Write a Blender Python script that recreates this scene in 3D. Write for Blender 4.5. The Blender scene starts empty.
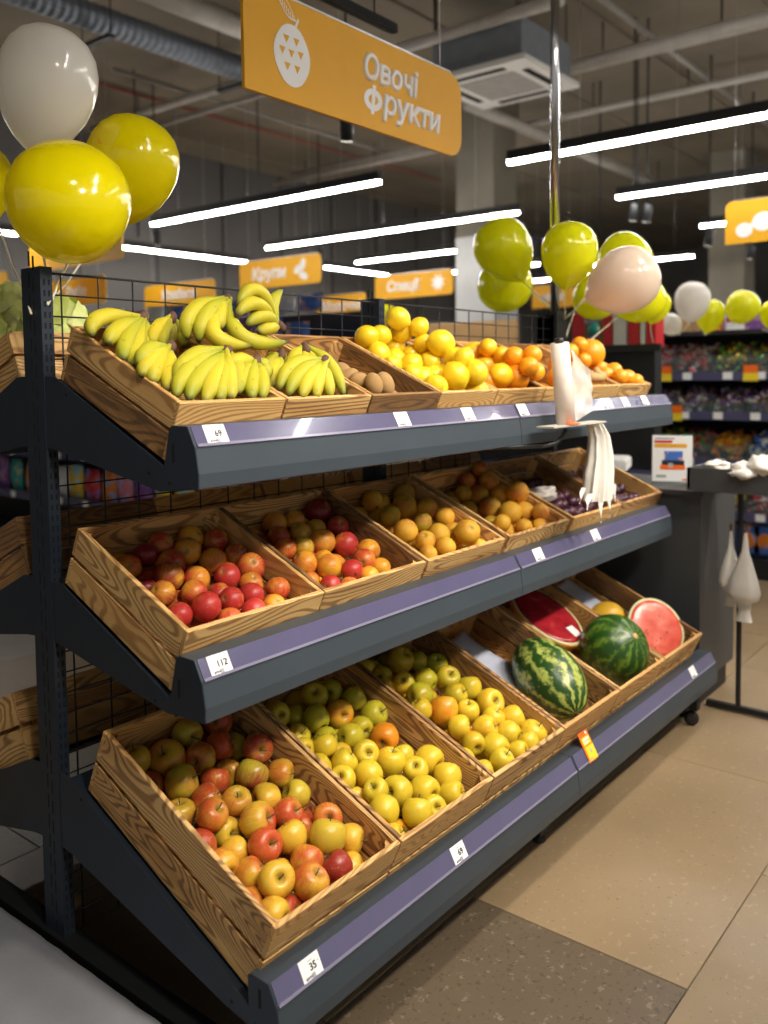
import bpy, math, random
import numpy as np
from mathutils import Vector, Matrix, noise as mnoise

# ------------------------------------------------------------------ camera
SC = bpy.context.scene
COL = SC.collection
CAM = np.array([-1.0954, -1.8870, 1.4503])
FPX, SHY = 876.61, -80.84
YAW, PITCH, ROLL = math.radians(38.7766), math.radians(-3.7079), math.radians(-0.6829)
_f = np.array([math.cos(YAW)*math.cos(PITCH), math.sin(YAW)*math.cos(PITCH), math.sin(PITCH)])
_r = np.array([math.sin(YAW), -math.cos(YAW), 0.0])
_u = np.cross(_r, _f)
R3 = _r*math.cos(ROLL)+_u*math.sin(ROLL)
U3 = -_r*math.sin(ROLL)+_u*math.cos(ROLL)
F3 = _f
cd = bpy.data.cameras.new('camera'); cam = bpy.data.objects.new('camera', cd); COL.objects.link(cam)
cam.matrix_world = Matrix(((R3[0], U3[0], -F3[0], CAM[0]), (R3[1], U3[1], -F3[1], CAM[1]), (R3[2], U3[2], -F3[2], CAM[2]), (0, 0, 0, 1)))
cd.sensor_fit = 'AUTO'; cd.sensor_width = 36; cd.lens = FPX/1024*36; cd.shift_y = SHY/1024
cd.clip_start = 0.05; cd.clip_end = 100
cd.dof.use_dof = True; cd.dof.focus_distance = 2.15; cd.dof.aperture_fstop = 2.2
SC.camera = cam
SC.view_settings.view_transform = 'Standard'; SC.view_settings.look = 'None'
SC.view_settings.gamma = 1.0; SC.view_settings.use_curve_mapping = False
SC.view_settings.exposure = 0.12

# ------------------------------------------------------------------ world (dim hall ambience)
wd = bpy.data.worlds.new('hall'); SC.world = wd; wd.use_nodes = True
wd.node_tree.nodes['Background'].inputs[0].default_value = (1.0, 0.95, 0.88, 1)
wd.node_tree.nodes['Background'].inputs[1].default_value = 0.30
SPOT_W = 165.0      # track spots over the aisle, lighting the produce
LINE_E = 52.0        # linear luminaires

def ray(x, y): return F3 + R3*((x-384)/FPX) - U3*((y-512-SHY)/FPX)
def on(x, y, ax, val):
    d = ray(x, y); i = 'XYZ'.index(ax); return Vector(CAM + d*((val-CAM[i])/d[i]))
def at(x, y, dist): return Vector(CAM + ray(x, y)*dist)
def px(p):
    d = np.array(p)-CAM; z = d@F3; return (384+FPX*(d@R3)/z, 512+SHY-FPX*(d@U3)/z)
def depth(p): return float((np.array(p)-CAM)@F3)

rnd = random.Random(7)
ORD = 'first second third fourth fifth sixth seventh eighth ninth tenth eleventh twelfth thirteenth fourteenth fifteenth sixteenth seventeenth eighteenth nineteenth twentieth twenty-first twenty-second twenty-third twenty-fourth twenty-fifth'.split()

# ------------------------------------------------------------------ materials
MATS = {}
class NT:
    def __init__(s, name):
        s.m = bpy.data.materials.new(name); s.m.use_nodes = True; s.t = s.m.node_tree
        s.b = s.t.nodes['Principled BSDF']; s.out = s.t.nodes['Material Output']; MATS[name] = s.m
    def n(s, typ, **kw):
        nd = s.t.nodes.new('ShaderNode'+typ)
        for k, v in kw.items(): setattr(nd, k, v)
        return nd
    def l(s, a, b): s.t.links.new(a, b)
    def val(s, sock, v):
        if hasattr(v, 'is_output'): s.l(v, sock)
        else: sock.default_value = v
    def math(s, op, a, b=0.0, c=None, clamp=False):
        nd = s.n('Math', operation=op); nd.use_clamp = clamp
        s.val(nd.inputs[0], a); s.val(nd.inputs[1], b)
        if c is not None: s.val(nd.inputs[2], c)
        return nd.outputs[0]
    def ramp(s, fac, stops):
        nd = s.n('ValToRGB'); cr = nd.color_ramp
        while len(cr.elements) < len(stops): cr.elements.new(0.5)
        for e, (p, c) in zip(cr.elements, stops):
            e.position = p; e.color = (*c, 1) if len(c) == 3 else c
        s.val(nd.inputs[0], fac); return nd.outputs[0]
    def mix(s, fac, a, b, typ='MIX'):
        nd = s.n('Mix', data_type='RGBA', blend_type=typ)
        s.val(nd.inputs[0], fac)
        for i, v in ((6, a), (7, b)):
            if hasattr(v, 'is_output'): s.l(v, nd.inputs[i])
            else: nd.inputs[i].default_value = (*v, 1)
        return nd.outputs[2]
    def coords(s, kind='Object', scale=(1, 1, 1), loc=(0, 0, 0), rot=(0, 0, 0), rand=0.0):
        tc = s.n('TexCoord').outputs[kind]
        if rand:
            oi = s.n('ObjectInfo').outputs['Random']
            cb = s.n('CombineXYZ'); m1 = s.math('MULTIPLY', oi, rand); m2 = s.math('MULTIPLY', oi, rand*1.7)
            s.l(m1, cb.inputs[0]); s.l(m2, cb.inputs[1]); s.l(m1, cb.inputs[2])
            ad = s.n('VectorMath', operation='ADD'); s.l(tc, ad.inputs[0]); s.l(cb.outputs[0], ad.inputs[1]); tc = ad.outputs[0]
        mp = s.n('Mapping'); mp.inputs['Scale'].default_value = scale; mp.inputs['Location'].default_value = loc; mp.inputs['Rotation'].default_value = rot
        s.l(tc, mp.inputs[0]); return mp.outputs[0]
    def noise(s, vec, scale=5, detail=2, rough=0.5, dist=0.0):
        nd = s.n('TexNoise'); nd.inputs['Scale'].default_value = scale; nd.inputs['Detail'].default_value = detail
        nd.inputs['Roughness'].default_value = rough; nd.inputs['Distortion'].default_value = dist
        if vec is not None: s.l(vec, nd.inputs['Vector'])
        return nd.outputs[0]
    def bump(s, h, strength=0.3, dist=0.002):
        nd = s.n('Bump'); nd.inputs['Strength'].default_value = strength; nd.inputs['Distance'].default_value = dist
        s.l(h, nd.inputs['Height']); s.l(nd.outputs[0], s.b.inputs['Normal'])
    def set(s, col=None, rough=None, metal=None, **kw):
        if col is not None:
            if hasattr(col, 'is_output'): s.l(col, s.b.inputs['Base Color'])
            else: s.b.inputs['Base Color'].default_value = (*col, 1)
        if rough is not None: s.val(s.b.inputs['Roughness'], rough)
        if metal is not None: s.b.inputs['Metallic'].default_value = metal
        for k, v in kw.items():
            sk = s.b.inputs[k.replace('_', ' ')]
            if hasattr(v, 'is_output'): s.l(v, sk)
            else: sk.default_value = v
        return s.m

def plain(name, col, rough=0.5, metal=0.0, var=0.06, **kw):
    s = NT(name); n = s.noise(s.coords(), 9, 3)
    c2 = tuple(min(1, c*(1+var*2)) for c in col); c1 = tuple(c*(1-var*2) for c in col)
    return s.set(s.ramp(n, [(0.25, c1), (0.75, c2)]), rough, metal, **kw)
def emis(name, col, e):
    s = NT(name); s.set(col, 0.5); s.b.inputs['Emission Color'].default_value = (*col, 1); s.b.inputs['Emission Strength'].default_value = e; return s.m

def wood(name, along):
    s = NT(name)
    lo, hi = 1.5, 10.0
    sc = {'x': (lo, hi, hi), 'y': (hi*.8, lo, hi)}[along]
    p = s.coords('Object', sc, rand=37.0)
    n1 = s.noise(p, 1.0, 1.2, 0.45, 0.25)
    rings = s.math('SINE', s.math('MULTIPLY', n1, 210.0))
    r01 = s.math('MULTIPLY_ADD', rings, 0.5, 0.5)
    burn = s.noise(s.coords('Object', tuple(v*.55 for v in sc), rand=53.0), 1.3, 2, 0.5)
    oi = s.n('ObjectInfo').outputs['Random']
    bo = s.math('ADD', burn, s.math('MULTIPLY_ADD', oi, 0.40, -0.19 if along == 'x' else -0.15))
    light = s.ramp(bo, [(0.30, (0.66, 0.37, 0.115)), (0.50, (0.76, 0.48, 0.18)), (0.64, (0.50, 0.25, 0.07)), (0.78, (0.19, 0.08, 0.02))])
    dark = s.ramp(bo, [(0.30, (0.40, 0.19, 0.05)), (0.48, (0.26, 0.11, 0.026)), (0.62, (0.10, 0.04, 0.012)), (0.78, (0.035, 0.015, 0.006))])
    fac = s.ramp(r01, [(0.45, (0, 0, 0)), (0.9, (1, 1, 1))])
    col = s.mix(s.math('MULTIPLY', fac, 0.85), light, dark)
    fine = s.noise(s.coords('Object', tuple(v*9 for v in sc), rand=11.0), 2.0, 3, 0.6)
    col = s.mix(0.15, col, s.ramp(fine, [(0.3, (0.2, 0.1, 0.035)), (0.7, (0.75, 0.5, 0.24))]))
    s.bump(r01, 0.25, 0.0008)
    return s.set(col, 0.62)
wood('wood_long', 'y'); wood('wood_across', 'x')

plain('steel_dark', (0.019, 0.029, 0.046), 0.42, 0.25)
plain('steel_panel', (0.050, 0.066, 0.083), 0.40, 0.2, var=0.03)
plain('steel_black', (0.010, 0.011, 0.013), 0.5)
plain('black_plastic', (0.012, 0.012, 0.013), 0.4)
plain('slot_black', (0.003, 0.003, 0.004), 0.9)
plain('rail_plastic', (0.090, 0.085, 0.165), 0.20, var=0.03, Coat_Weight=0.7)
plain('rail_lip', (0.20, 0.19, 0.28), 0.2, var=0.03)
plain('paper', (0.86, 0.86, 0.86), 0.55, var=0.01)
plain('ink', (0.02, 0.02, 0.025), 0.6)
plain('ink_grey', (0.35, 0.36, 0.38), 0.6)
plain('promo_orange', (0.9, 0.16, 0.01), 0.45, var=0.02)
plain('promo_yellow', (0.85, 0.65, 0.03), 0.45, var=0.02)
plain('sign_yellow', (0.78, 0.385, 0.005), 0.6, var=0.015)
plain('sign_white', (0.85, 0.83, 0.80), 0.5, var=0.01)
plain('alu', (0.55, 0.55, 0.55), 0.35, 0.8)
plain('chrome', (0.72, 0.72, 0.74), 0.14, 1.0, var=0.02)
plain('pipe_white', (0.50, 0.47, 0.42), 0.5)
plain('pipe_grey', (0.30, 0.28, 0.25), 0.5)
plain('duct_metal', (0.19, 0.22, 0.27), 0.45, 0.5)
plain('pipe_red', (0.30, 0.05, 0.03), 0.5)
plain('ac_white', (0.78, 0.76, 0.72), 0.5, var=0.01)
plain('ac_grey', (0.20, 0.22, 0.25), 0.6)
plain('ac_grille', (0.34, 0.32, 0.29), 0.6)
plain('cabinet', (0.055, 0.058, 0.062), 0.45, var=0.03)
plain('ribbon', (0.85, 0.78, 0.62), 0.4)
plain('cardboard', (0.42, 0.25, 0.10), 0.7)
plain('white_card', (0.7, 0.7, 0.7), 0.6)
plain('red_pack', (0.55, 0.02, 0.03), 0.4)
plain('grey_floor', (0.2, 0.19, 0.17), 0.5)
emis('tube_light', (1.0, 0.97, 0.93), LINE_E)
emis('spot_lens', (1.0, 0.93, 0.82), 3.0)

def concrete(name, base, sc=1.2):
    s = NT(name); p = s.coords('Object')
    n = s.noise(p, sc, 5, 0.6); n2 = s.noise(s.coords('Object', (0.5, 3, 1)), sc*1.5, 3)
    c = s.ramp(n, [(0.3, tuple(v*.75 for v in base)), (0.7, tuple(v*1.2 for v in base))])
    return s.set(s.mix(s.math('MULTIPLY', n2, 0.5), c, tuple(v*.7 for v in base)), 0.85)
concrete('ceiling_concrete', (0.235, 0.195, 0.14), 0.7)
concrete('column_concrete', (0.20, 0.18, 0.14))
concrete('column_paint', (0.50, 0.50, 0.49))
concrete('wall_grey', (0.125, 0.118, 0.112), 0.5)

def terrazzo(name, base, dark=False):
    s = NT(name); p = s.coords('Object', rand=5.0)
    big = s.noise(p, 2.2, 3)
    c = s.ramp(big, [(0.3, tuple(x*.86 for x in base)), (0.7, tuple(x*1.1 for x in base))])
    f1 = s.ramp(s.noise(p, 55, 2, .55), [(0.635, (0, 0, 0)), (0.68, (1, 1, 1))])
    c = s.mix(s.math('MULTIPLY', f1, 0.22), c, (0.60, 0.50, 0.36))
    f2 = s.ramp(s.noise(s.coords('Object', loc=(3, 5, 1), rand=5.0), 75, 2, .5), [(0.62 if dark else 0.68, (0, 0, 0)), (0.66 if dark else 0.72, (1, 1, 1))])
    c = s.mix(s.math('MULTIPLY', f2, 0.6), c, tuple(x*.42 for x in base))
    return s.set(c, 0.38)
terrazzo('tile_beige', (0.31, 0.222, 0.128)); terrazzo('tile_dark', (0.150, 0.112, 0.074), True); terrazzo('tile_grey', (0.27, 0.24, 0.19))

def balloon(name, col, trans=0.4):
    s = NT(name); n = s.noise(s.coords('Object'), 3, 2)
    s.set(s.ramp(n, [(0.3, tuple(c*.93 for c in col)), (0.7, col)]), 0.16, Coat_Weight=0.5, Coat_Roughness=0.08)
    tr = s.n('BsdfTranslucent'); tr.inputs[0].default_value = (*col, 1); mx = s.n('MixShader'); mx.inputs[0].default_value = trans
    s.l(s.b.outputs[0], mx.inputs[1]); s.l(tr.outputs[0], mx.inputs[2]); s.l(mx.outputs[0], s.out.inputs[0])
    return s.m
balloon('balloon_yellow', (0.95, 0.84, 0.0)); balloon('balloon_white', (0.97, 0.94, 0.88)); balloon('balloon_lime', (0.93, 0.93, 0.01)); balloon('balloon_cream', (0.88, 0.74, 0.62))

# fruit: the object's colour carries its own tint (x = share of red, y = greenness)
def obj_params(s):
    oi = s.n('ObjectInfo'); sep = s.n('SeparateColor'); s.l(oi.outputs['Color'], sep.inputs[0])
    return sep.outputs[0], sep.outputs[1], sep.outputs[2], oi.outputs['Random']
def apple_mat(name, yel, grn, red, dred, rough=0.30):
    s = NT(name); a, g, b, r = obj_params(s)
    base = s.mix(g, yel, grn)
    tc = s.n('TexCoord').outputs['Object']; sx = s.n('SeparateXYZ'); s.l(tc, sx.inputs[0])
    ang = s.math('ARCTAN2', sx.outputs[1], sx.outputs[0])
    cb = s.n('CombineXYZ'); s.l(s.math('MULTIPLY', s.math('COSINE', ang), 2.2), cb.inputs[0]); s.l(s.math('MULTIPLY', s.math('SINE', ang), 2.2), cb.inputs[1])
    s.l(s.math('MULTIPLY_ADD', sx.outputs[2], 9.0, s.math('MULTIPLY', r, 60.0)), cb.inputs[2])
    streak = s.noise(cb.outputs[0], 5.0, 4, 0.6)
    blot = s.noise(s.coords('Object', (1, 1, 1), rand=9.0), 13, 2)
    f = s.math('ADD', s.math('ADD', s.math('MULTIPLY', s.math('SUBTRACT', streak, .5), 1.3), s.math('MULTIPLY', s.math('SUBTRACT', blot, .5), 2.6)), s.math('MULTIPLY_ADD', a, 1.7, -0.45))
    fac = s.math('MULTIPLY', f, 1.15, clamp=True)
    col = s.mix(fac, base, s.mix(b, red, dred))
    spk = s.noise(s.coords('Object', rand=3.0), 240, 1)
    col = s.mix(s.math('MULTIPLY', s.math('GREATER_THAN', spk, 0.68), 0.22), col, (0.75, 0.6, 0.28))
    rr = s.math('POWER', s.math('ADD', s.math('POWER', sx.outputs[0], 2.0), s.math('POWER', sx.outputs[1], 2.0)), 0.5)
    pit = s.math('LESS_THAN', rr, 0.0062)
    low = s.math('LESS_THAN', sx.outputs[2], 0.0)
    col = s.mix(s.math('MULTIPLY', s.math('MULTIPLY', pit, low), 0.85), col, (0.06, 0.035, 0.015))
    top = s.math('MULTIPLY', s.math('LESS_THAN', rr, 0.012), s.math('GREATER_THAN', sx.outputs[2], 0.0))
    col = s.mix(s.math('MULTIPLY', top, 0.45), col, (0.25, 0.22, 0.05))
    return s.set(col, rough, Specular_IOR_Level=0.42)
apple_mat('apple_red', (0.68, 0.40, 0.035), (0.42, 0.36, 0.03), (0.50, 0.080, 0.022), (0.25, 0.018, 0.018))
apple_mat('apple_yellow', (0.72, 0.49, 0.030), (0.40, 0.39, 0.022), (0.72, 0.24, 0.015), (0.6, 0.12, 0.01))
apple_mat('nectarine', (0.78, 0.37, 0.03), (0.55, 0.36, 0.04), (0.50, 0.035, 0.03), (0.17, 0.006, 0.015), 0.36)
apple_mat('peach', (0.78, 0.41, 0.035), (0.46, 0.33, 0.022), (0.42, 0.07, 0.02), (0.25, 0.02, 0.015), 0.6)
def simple_fruit(name, c1, c2, rough, bsc=0, bst=0.2, dist=0.001, **kw):
    s = NT(name); a, g, b, r = obj_params(s); n = s.noise(s.coords('Object', rand=7.0), 22, 3)
    col = s.mix(s.math('MULTIPLY_ADD', n, 0.7, s.math('MULTIPLY_ADD', r, 0.6, -0.3), clamp=True), c1, c2)
    if bsc: s.bump(s.noise(s.coords('Object'), bsc, 2), bst, dist)
    return s.set(col, rough, **kw)
simple_fruit('plum', (0.035, 0.008, 0.018), (0.10, 0.022, 0.05), 0.38)
simple_fruit('lemon', (0.82, 0.56, 0.015), (0.86, 0.64, 0.03), 0.34, 260, 0.25)
simple_fruit('mango_orange', (0.86, 0.46, 0.01), (0.86, 0.54, 0.02), 0.36, 240, 0.2)
simple_fruit('orange', (0.82, 0.29, 0.008), (0.86, 0.38, 0.012), 0.36, 260, 0.3)
simple_fruit('kiwi', (0.30, 0.17, 0.06), (0.42, 0.26, 0.10), 0.85, 400, 0.5)
simple_fruit('ginger', (0.52, 0.34, 0.14), (0.42, 0.25, 0.09), 0.7, 120, 0.4)
simple_fruit('melon_yellow', (0.80, 0.48, 0.04), (0.74, 0.40, 0.03), 0.4, 60, 0.3)
simple_fruit('tomato', (0.66, 0.03, 0.012), (0.55, 0.015, 0.01), 0.2)
simple_fruit('lettuce', (0.58, 0.68, 0.14), (0.84, 0.86, 0.46), 0.5, 30, 0.6, 0.01)
plain('stem_brown', (0.10, 0.06, 0.025), 0.8)
plain('banana_crown', (0.10, 0.045, 0.03), 0.8, var=0.2)
s = NT('banana'); at_ = s.n('Attribute'); at_.attribute_name = 't'; r = s.n('ObjectInfo').outputs['Random']
nz = s.noise(s.coords('Object', rand=4.0), 18, 3)
tt = s.math('ADD', at_.outputs['Fac'], s.math('MULTIPLY_ADD', nz, 0.10, -0.05))
grn = s.ramp(tt, [(0.0, (0.18, 0.22, 0.02)), (0.12, (0.30, 0.33, 0.02)), (0.34, (0.40, 0.385, 0.025)), (0.75, (0.40, 0.375, 0.022)), (0.93, (0.22, 0.25, 0.02)), (1.0, (0.05, 0.035, 0.015))])
yl = s.ramp(tt, [(0.0, (0.42, 0.40, 0.04)), (0.15, (0.46, 0.40, 0.025)), (0.5, (0.60, 0.47, 0.03)), (0.9, (0.42, 0.36, 0.025)), (1.0, (0.05, 0.035, 0.015))])
col = s.mix(r, grn, yl)
sp = s.noise(s.coords('Object', rand=2.0), 90, 2); col = s.mix(s.math('MULTIPLY', s.math('GREATER_THAN', sp, 0.70), 0.5), col, (0.12, 0.07, 0.02))
s.set(col, 0.5, Specular_IOR_Level=0.3)

def melon_mat(name, freq, dark, lite, width):
    s = NT(name); tc = s.n('TexCoord').outputs['Object']; sx = s.n('SeparateXYZ'); s.l(tc, sx.inputs[0])
    ang = s.math('ARCTAN2', sx.outputs[1], sx.outputs[0])
    n = s.noise(s.coords('Object'), 16, 4, 0.65)
    w = s.math('SINE', s.math('ADD', s.math('MULTIPLY', ang, freq), s.math('MULTIPLY', s.math('SUBTRACT', n, .5), 14.0)))
    n3 = s.noise(s.coords('Object'), 45, 3, 0.7)
    f = s.math('ADD', w, s.math('MULTIPLY', s.math('SUBTRACT', n3, .5), 4.2))
    c = s.ramp(s.math('MULTIPLY_ADD', f, 0.3, 0.5), [(width-.12, dark), (width+.1, tuple((a+b)/2*.8 for a, b in zip(dark, lite))), (width+.28, lite)])
    return s.set(c, 0.30)
melon_mat('melon_long', 11, (0.018, 0.065, 0.012), (0.40, 0.46, 0.10), 0.52)
melon_mat('melon_round', 13, (0.016, 0.060, 0.009), (0.11, 0.20, 0.022), 0.55)
def flesh(name, c1, c2, c3):
    s = NT(name); n = s.noise(s.coords('Object'), 18, 3); c = s.ramp(n, [(0.35, c1), (0.6, c2), (0.75, c3)])
    s.bump(n, 0.3, 0.004); return s.set(c, 0.22)
flesh('flesh_pink', (0.60, 0.07, 0.045), (0.72, 0.14, 0.09), (0.78, 0.30, 0.22)); flesh('flesh_red', (0.28, 0.012, 0.02), (0.42, 0.02, 0.03), (0.55, 0.08, 0.06))
plain('rind', (0.62, 0.66, 0.36), 0.4); plain('seed', (0.05, 0.02, 0.01), 0.4)
plain('wrap_edge', (0.75, 0.35, 0.03), 0.4)
def thin_plastic(name, col, alpha=0.85):
    s = NT(name); n = s.noise(s.coords('Object'), 14, 4); s.bump(n, 0.7, 0.006)
    s.set(col, 0.32); s.b.inputs['Subsurface Weight'].default_value = 0.4; s.b.inputs['Subsurface Radius'].default_value = (0.03, 0.03, 0.03)
    s.b.inputs['Alpha'].default_value = alpha; return s.m
thin_plastic('bag_white', (0.82, 0.79, 0.73), 0.93); thin_plastic('bag_clear', (0.80, 0.76, 0.72), 0.66); thin_plastic('liner', (0.56, 0.60, 0.74), 1.0)
thin_plastic('roll_white', (0.86, 0.76, 0.68), 1.0)
s = NT('grey_cloth'); n = s.noise(s.coords('Object'), 4, 4); n2 = s.noise(s.coords('Object', (60, 60, 60)), 3, 2)
s.bump(n, 0.5, 0.02); s.set(s.mix(s.math('MULTIPLY', n2, .25), s.ramp(n, [(0.3, (0.165, 0.175, 0.205)), (0.7, (0.23, 0.24, 0.275))]), (0.36, 0.36, 0.38)), 0.75)
s = NT('clear_bin'); s.set((0.25, 0.32, 0.31), 0.12); s.b.inputs['Alpha'].default_value = 0.16
PACKC = dict(red=(0.55, 0.03, 0.03), yellow=(0.75, 0.5, 0.04), green=(0.10, 0.36, 0.07), blue=(0.06, 0.16, 0.52), teal=(0.03, 0.34, 0.32), orange=(0.75, 0.22, 0.02), purple=(0.20, 0.07, 0.32), white=(0.68, 0.68, 0.68), pink=(0.66, 0.20, 0.26), brown=(0.18, 0.08, 0.03))
for k, c in PACKC.items():
    s = NT('pack_'+k); p = s.coords('Object', rand=8.0); v = s.noise(p, 14, 2)
    band = s.math('GREATER_THAN', v, 0.56)
    s.set(s.mix(s.math('MULTIPLY', band, 0.8), c, tuple(min(.85, 0.25+x*.9) for x in c[::-1])), 0.3)

for k, c in PACKC.items(): plain('candy_'+k, tuple(min(.9, x*1.25) for x in c), 0.25, var=.12)
# ------------------------------------------------------------------ mesh helpers
class MB:
    def __init__(s): s.v = []; s.f = []; s.mi = []; s.sm = []; s.mats = []
    def mat(s, name):
        if name not in s.mats: s.mats.append(name)
        return s.mats.index(name)
    def add(s, vs, fs, m=0, smooth=False):
        o = len(s.v); s.v += [tuple(v) for v in vs]
        for f in fs: s.f.append(tuple(i+o for i in f)); s.mi.append(m); s.sm.append(smooth)
    def box(s, x0, x1, y0, y1, z0, z1, m=0):
        vs = [(x, y, z) for z in (z0, z1) for y in (y0, y1) for x in (x0, x1)]
        s.add(vs, [(0, 2, 3, 1), (4, 5, 7, 6), (0, 1, 5, 4), (2, 6, 7, 3), (0, 4, 6, 2), (1, 3, 7, 5)], m)
    def bbox(s, dx, dy, dz, b=0.002, m=0):        # bevelled box about the origin
        vs = []; hx, hy, hz = dx/2, dy/2, dz/2; idx = {}
        for sx in (-1, 1):
            for sy in (-1, 1):
                for sz in (-1, 1):
                    for k, (bx, by, bz) in enumerate(((0, b, b), (b, 0, b), (b, b, 0))):
                        idx[(sx, sy, sz, k)] = len(vs); vs.append((sx*(hx-bx), sy*(hy-by), sz*(hz-bz)))
        fs = []
        for a in (-1, 1):
            fs.append([idx[(a, -1, -1, 0)], idx[(a, 1, -1, 0)], idx[(a, 1, 1, 0)], idx[(a, -1, 1, 0)]])
            fs.append([idx[(-1, a, -1, 1)], idx[(1, a, -1, 1)], idx[(1, a, 1, 1)], idx[(-1, a, 1, 1)]])
            fs.append([idx[(-1, -1, a, 2)], idx[(1, -1, a, 2)], idx[(1, 1, a, 2)], idx[(-1, 1, a, 2)]])
            for c in (-1, 1):
                fs.append([idx[(a, c, -1, 0)], idx[(a, c, -1, 1)], idx[(a, c, 1, 1)], idx[(a, c, 1, 0)]])
                fs.append([idx[(a, -1, c, 0)], idx[(a, -1, c, 2)], idx[(a, 1, c, 2)], idx[(a, 1, c, 0)]])
                fs.append([idx[(-1, a, c, 1)], idx[(-1, a, c, 2)], idx[(1, a, c, 2)], idx[(1, a, c, 1)]])
                for e in (-1, 1): fs.append([idx[(a, c, e, k)] for k in range(3)])
        s.add(vs, fs, m)
    def tube(s, pts, rad, n=8, m=0, smooth=True, cap=True, lobes=0.0):
        pts = [Vector(p) for p in pts]; N = len(pts)
        if not hasattr(rad, '__len__'): rad = [rad]*N
        t0 = (pts[1]-pts[0]).normalized(); a = t0.orthogonal().normalized(); vs = []; fs = []
        for i, p in enumerate(pts):
            t = (pts[min(i+1, N-1)]-pts[max(i-1, 0)]).normalized()
            a = (a-t*a.dot(t)).normalized(); b = t.cross(a)
            for k in range(n):
                th = 2*math.pi*k/n; rr = rad[i]*(1+lobes*math.cos(5*th))
                vs.append(p+(a*math.cos(th)+b*math.sin(th))*rr)
        for i in range(N-1):
            for k in range(n):
                k2 = (k+1) % n; fs.append((i*n+k, i*n+k2, (i+1)*n+k2, (i+1)*n+k))
        if cap: fs.append(tuple(range(n-1, -1, -1))); fs.append(tuple((N-1)*n+k for k in range(n)))
        s.add(vs, fs, m, smooth)
    def lathe(s, prof, n=20, m=0, smooth=True, fn=None):  # (r, z) from bottom to top about Z
        vs = []; fs = []
        for (r_, z) in prof:
            for k in range(n):
                th = 2*math.pi*k/n; p = (r_*math.cos(th), r_*math.sin(th), z)
                vs.append(fn(p, th) if fn else p)
        N = len(prof)
        for i in range(N-1):
            for k in range(n):
                k2 = (k+1) % n; fs.append((i*n+k, i*n+k2, (i+1)*n+k2, (i+1)*n+k))
        fs.append(tuple(range(n-1, -1, -1))); fs.append(tuple((N-1)*n+k for k in range(n)))
        s.add(vs, fs, m, smooth)
    def prism(s, poly, ax, a, b, m=0):             # polygon extruded along axis ax from a to b
        def P(p, t): return (t, p[0], p[1]) if ax == 'X' else ((p[0], t, p[1]) if ax == 'Y' else (p[0], p[1], t))
        n = len(poly); vs = [P(p, a) for p in poly]+[P(p, b) for p in poly]
        fs = [tuple(range(n-1, -1, -1)), tuple(range(n, 2*n))]+[(i, (i+1) % n, n+(i+1) % n, n+i) for i in range(n)]
        s.add(vs, fs, m)
    def sheet(s, fn, nu, nv, th=0.0, m=0):         # fn(u,v)->Vector, two-sided sheet, smooth
        vs = [fn(i/nu, j/nv) for j in range(nv+1) for i in range(nu+1)]
        fs = [(j*(nu+1)+i, j*(nu+1)+i+1, (j+1)*(nu+1)+i+1, (j+1)*(nu+1)+i) for j in range(nv) for i in range(nu)]
        s.add(vs, fs, m, True)
    def mesh(s, name, mats=None):
        me = bpy.data.meshes.new(name); me.from_pydata([tuple(v) for v in s.v], [], s.f)
        me.polygons.foreach_set('material_index', s.mi); me.polygons.foreach_set('use_smooth', s.sm)
        for mt in (mats or s.mats): me.materials.append(MATS[mt])
        me.update(); 
        import bmesh
        bm = bmesh.new(); bm.from_mesh(me); bmesh.ops.recalc_face_normals(bm, faces=bm.faces); bm.to_mesh(me); bm.free()
        return me
    def build(s, name, mat=None, parent=None, loc=(0, 0, 0), rot=(0, 0, 0)):
        return obj(name, s.mesh(name, [mat] if mat else None), parent, loc, rot)

def obj(name, me, parent=None, loc=(0, 0, 0), rot=(0, 0, 0), scale=None):
    o = bpy.data.objects.new(name, me); COL.objects.link(o); o.location = loc; o.rotation_euler = rot
    if scale is not None: o.scale = scale
    if parent: o.parent = parent
    return o
def tag(o, label, cat, group=None, kind=None):
    if label: o['label'] = label
    if cat: o['category'] = cat
    if group: o['group'] = group
    if kind: o['kind'] = kind
    return o
def thing(name, label, cat, loc=(0, 0, 0), rot=(0, 0, 0), group=None):
    return tag(obj(name, None, None, loc, rot), label, cat, group)
def struct(name, mb, mat, parent=None):
    o = mb.build(name, mat, parent)
    if not parent: o['kind'] = 'structure'
    return o
def text_mesh(txt, size, mat, shear=0.0, offset=0.0, align='CENTER'):
    cu = bpy.data.curves.new('txt', 'FONT'); cu.body = txt; cu.size = size; cu.shear = shear; cu.offset = offset
    cu.align_x = align; cu.align_y = 'CENTER'; cu.extrude = 0.0006; cu.resolution_u = 3; cu.bevel_depth = offset; cu.bevel_resolution = 0; cu.offset = 0.0
    o = bpy.data.objects.new('txt', cu); COL.objects.link(o)
    bpy.context.view_layer.update()
    dg = bpy.context.evaluated_depsgraph_get(); me = bpy.data.meshes.new_from_object(o.evaluated_get(dg))
    bpy.data.objects.remove(o); bpy.data.curves.remove(cu)
    me.materials.clear(); me.materials.append(MATS[mat]); return me

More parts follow.
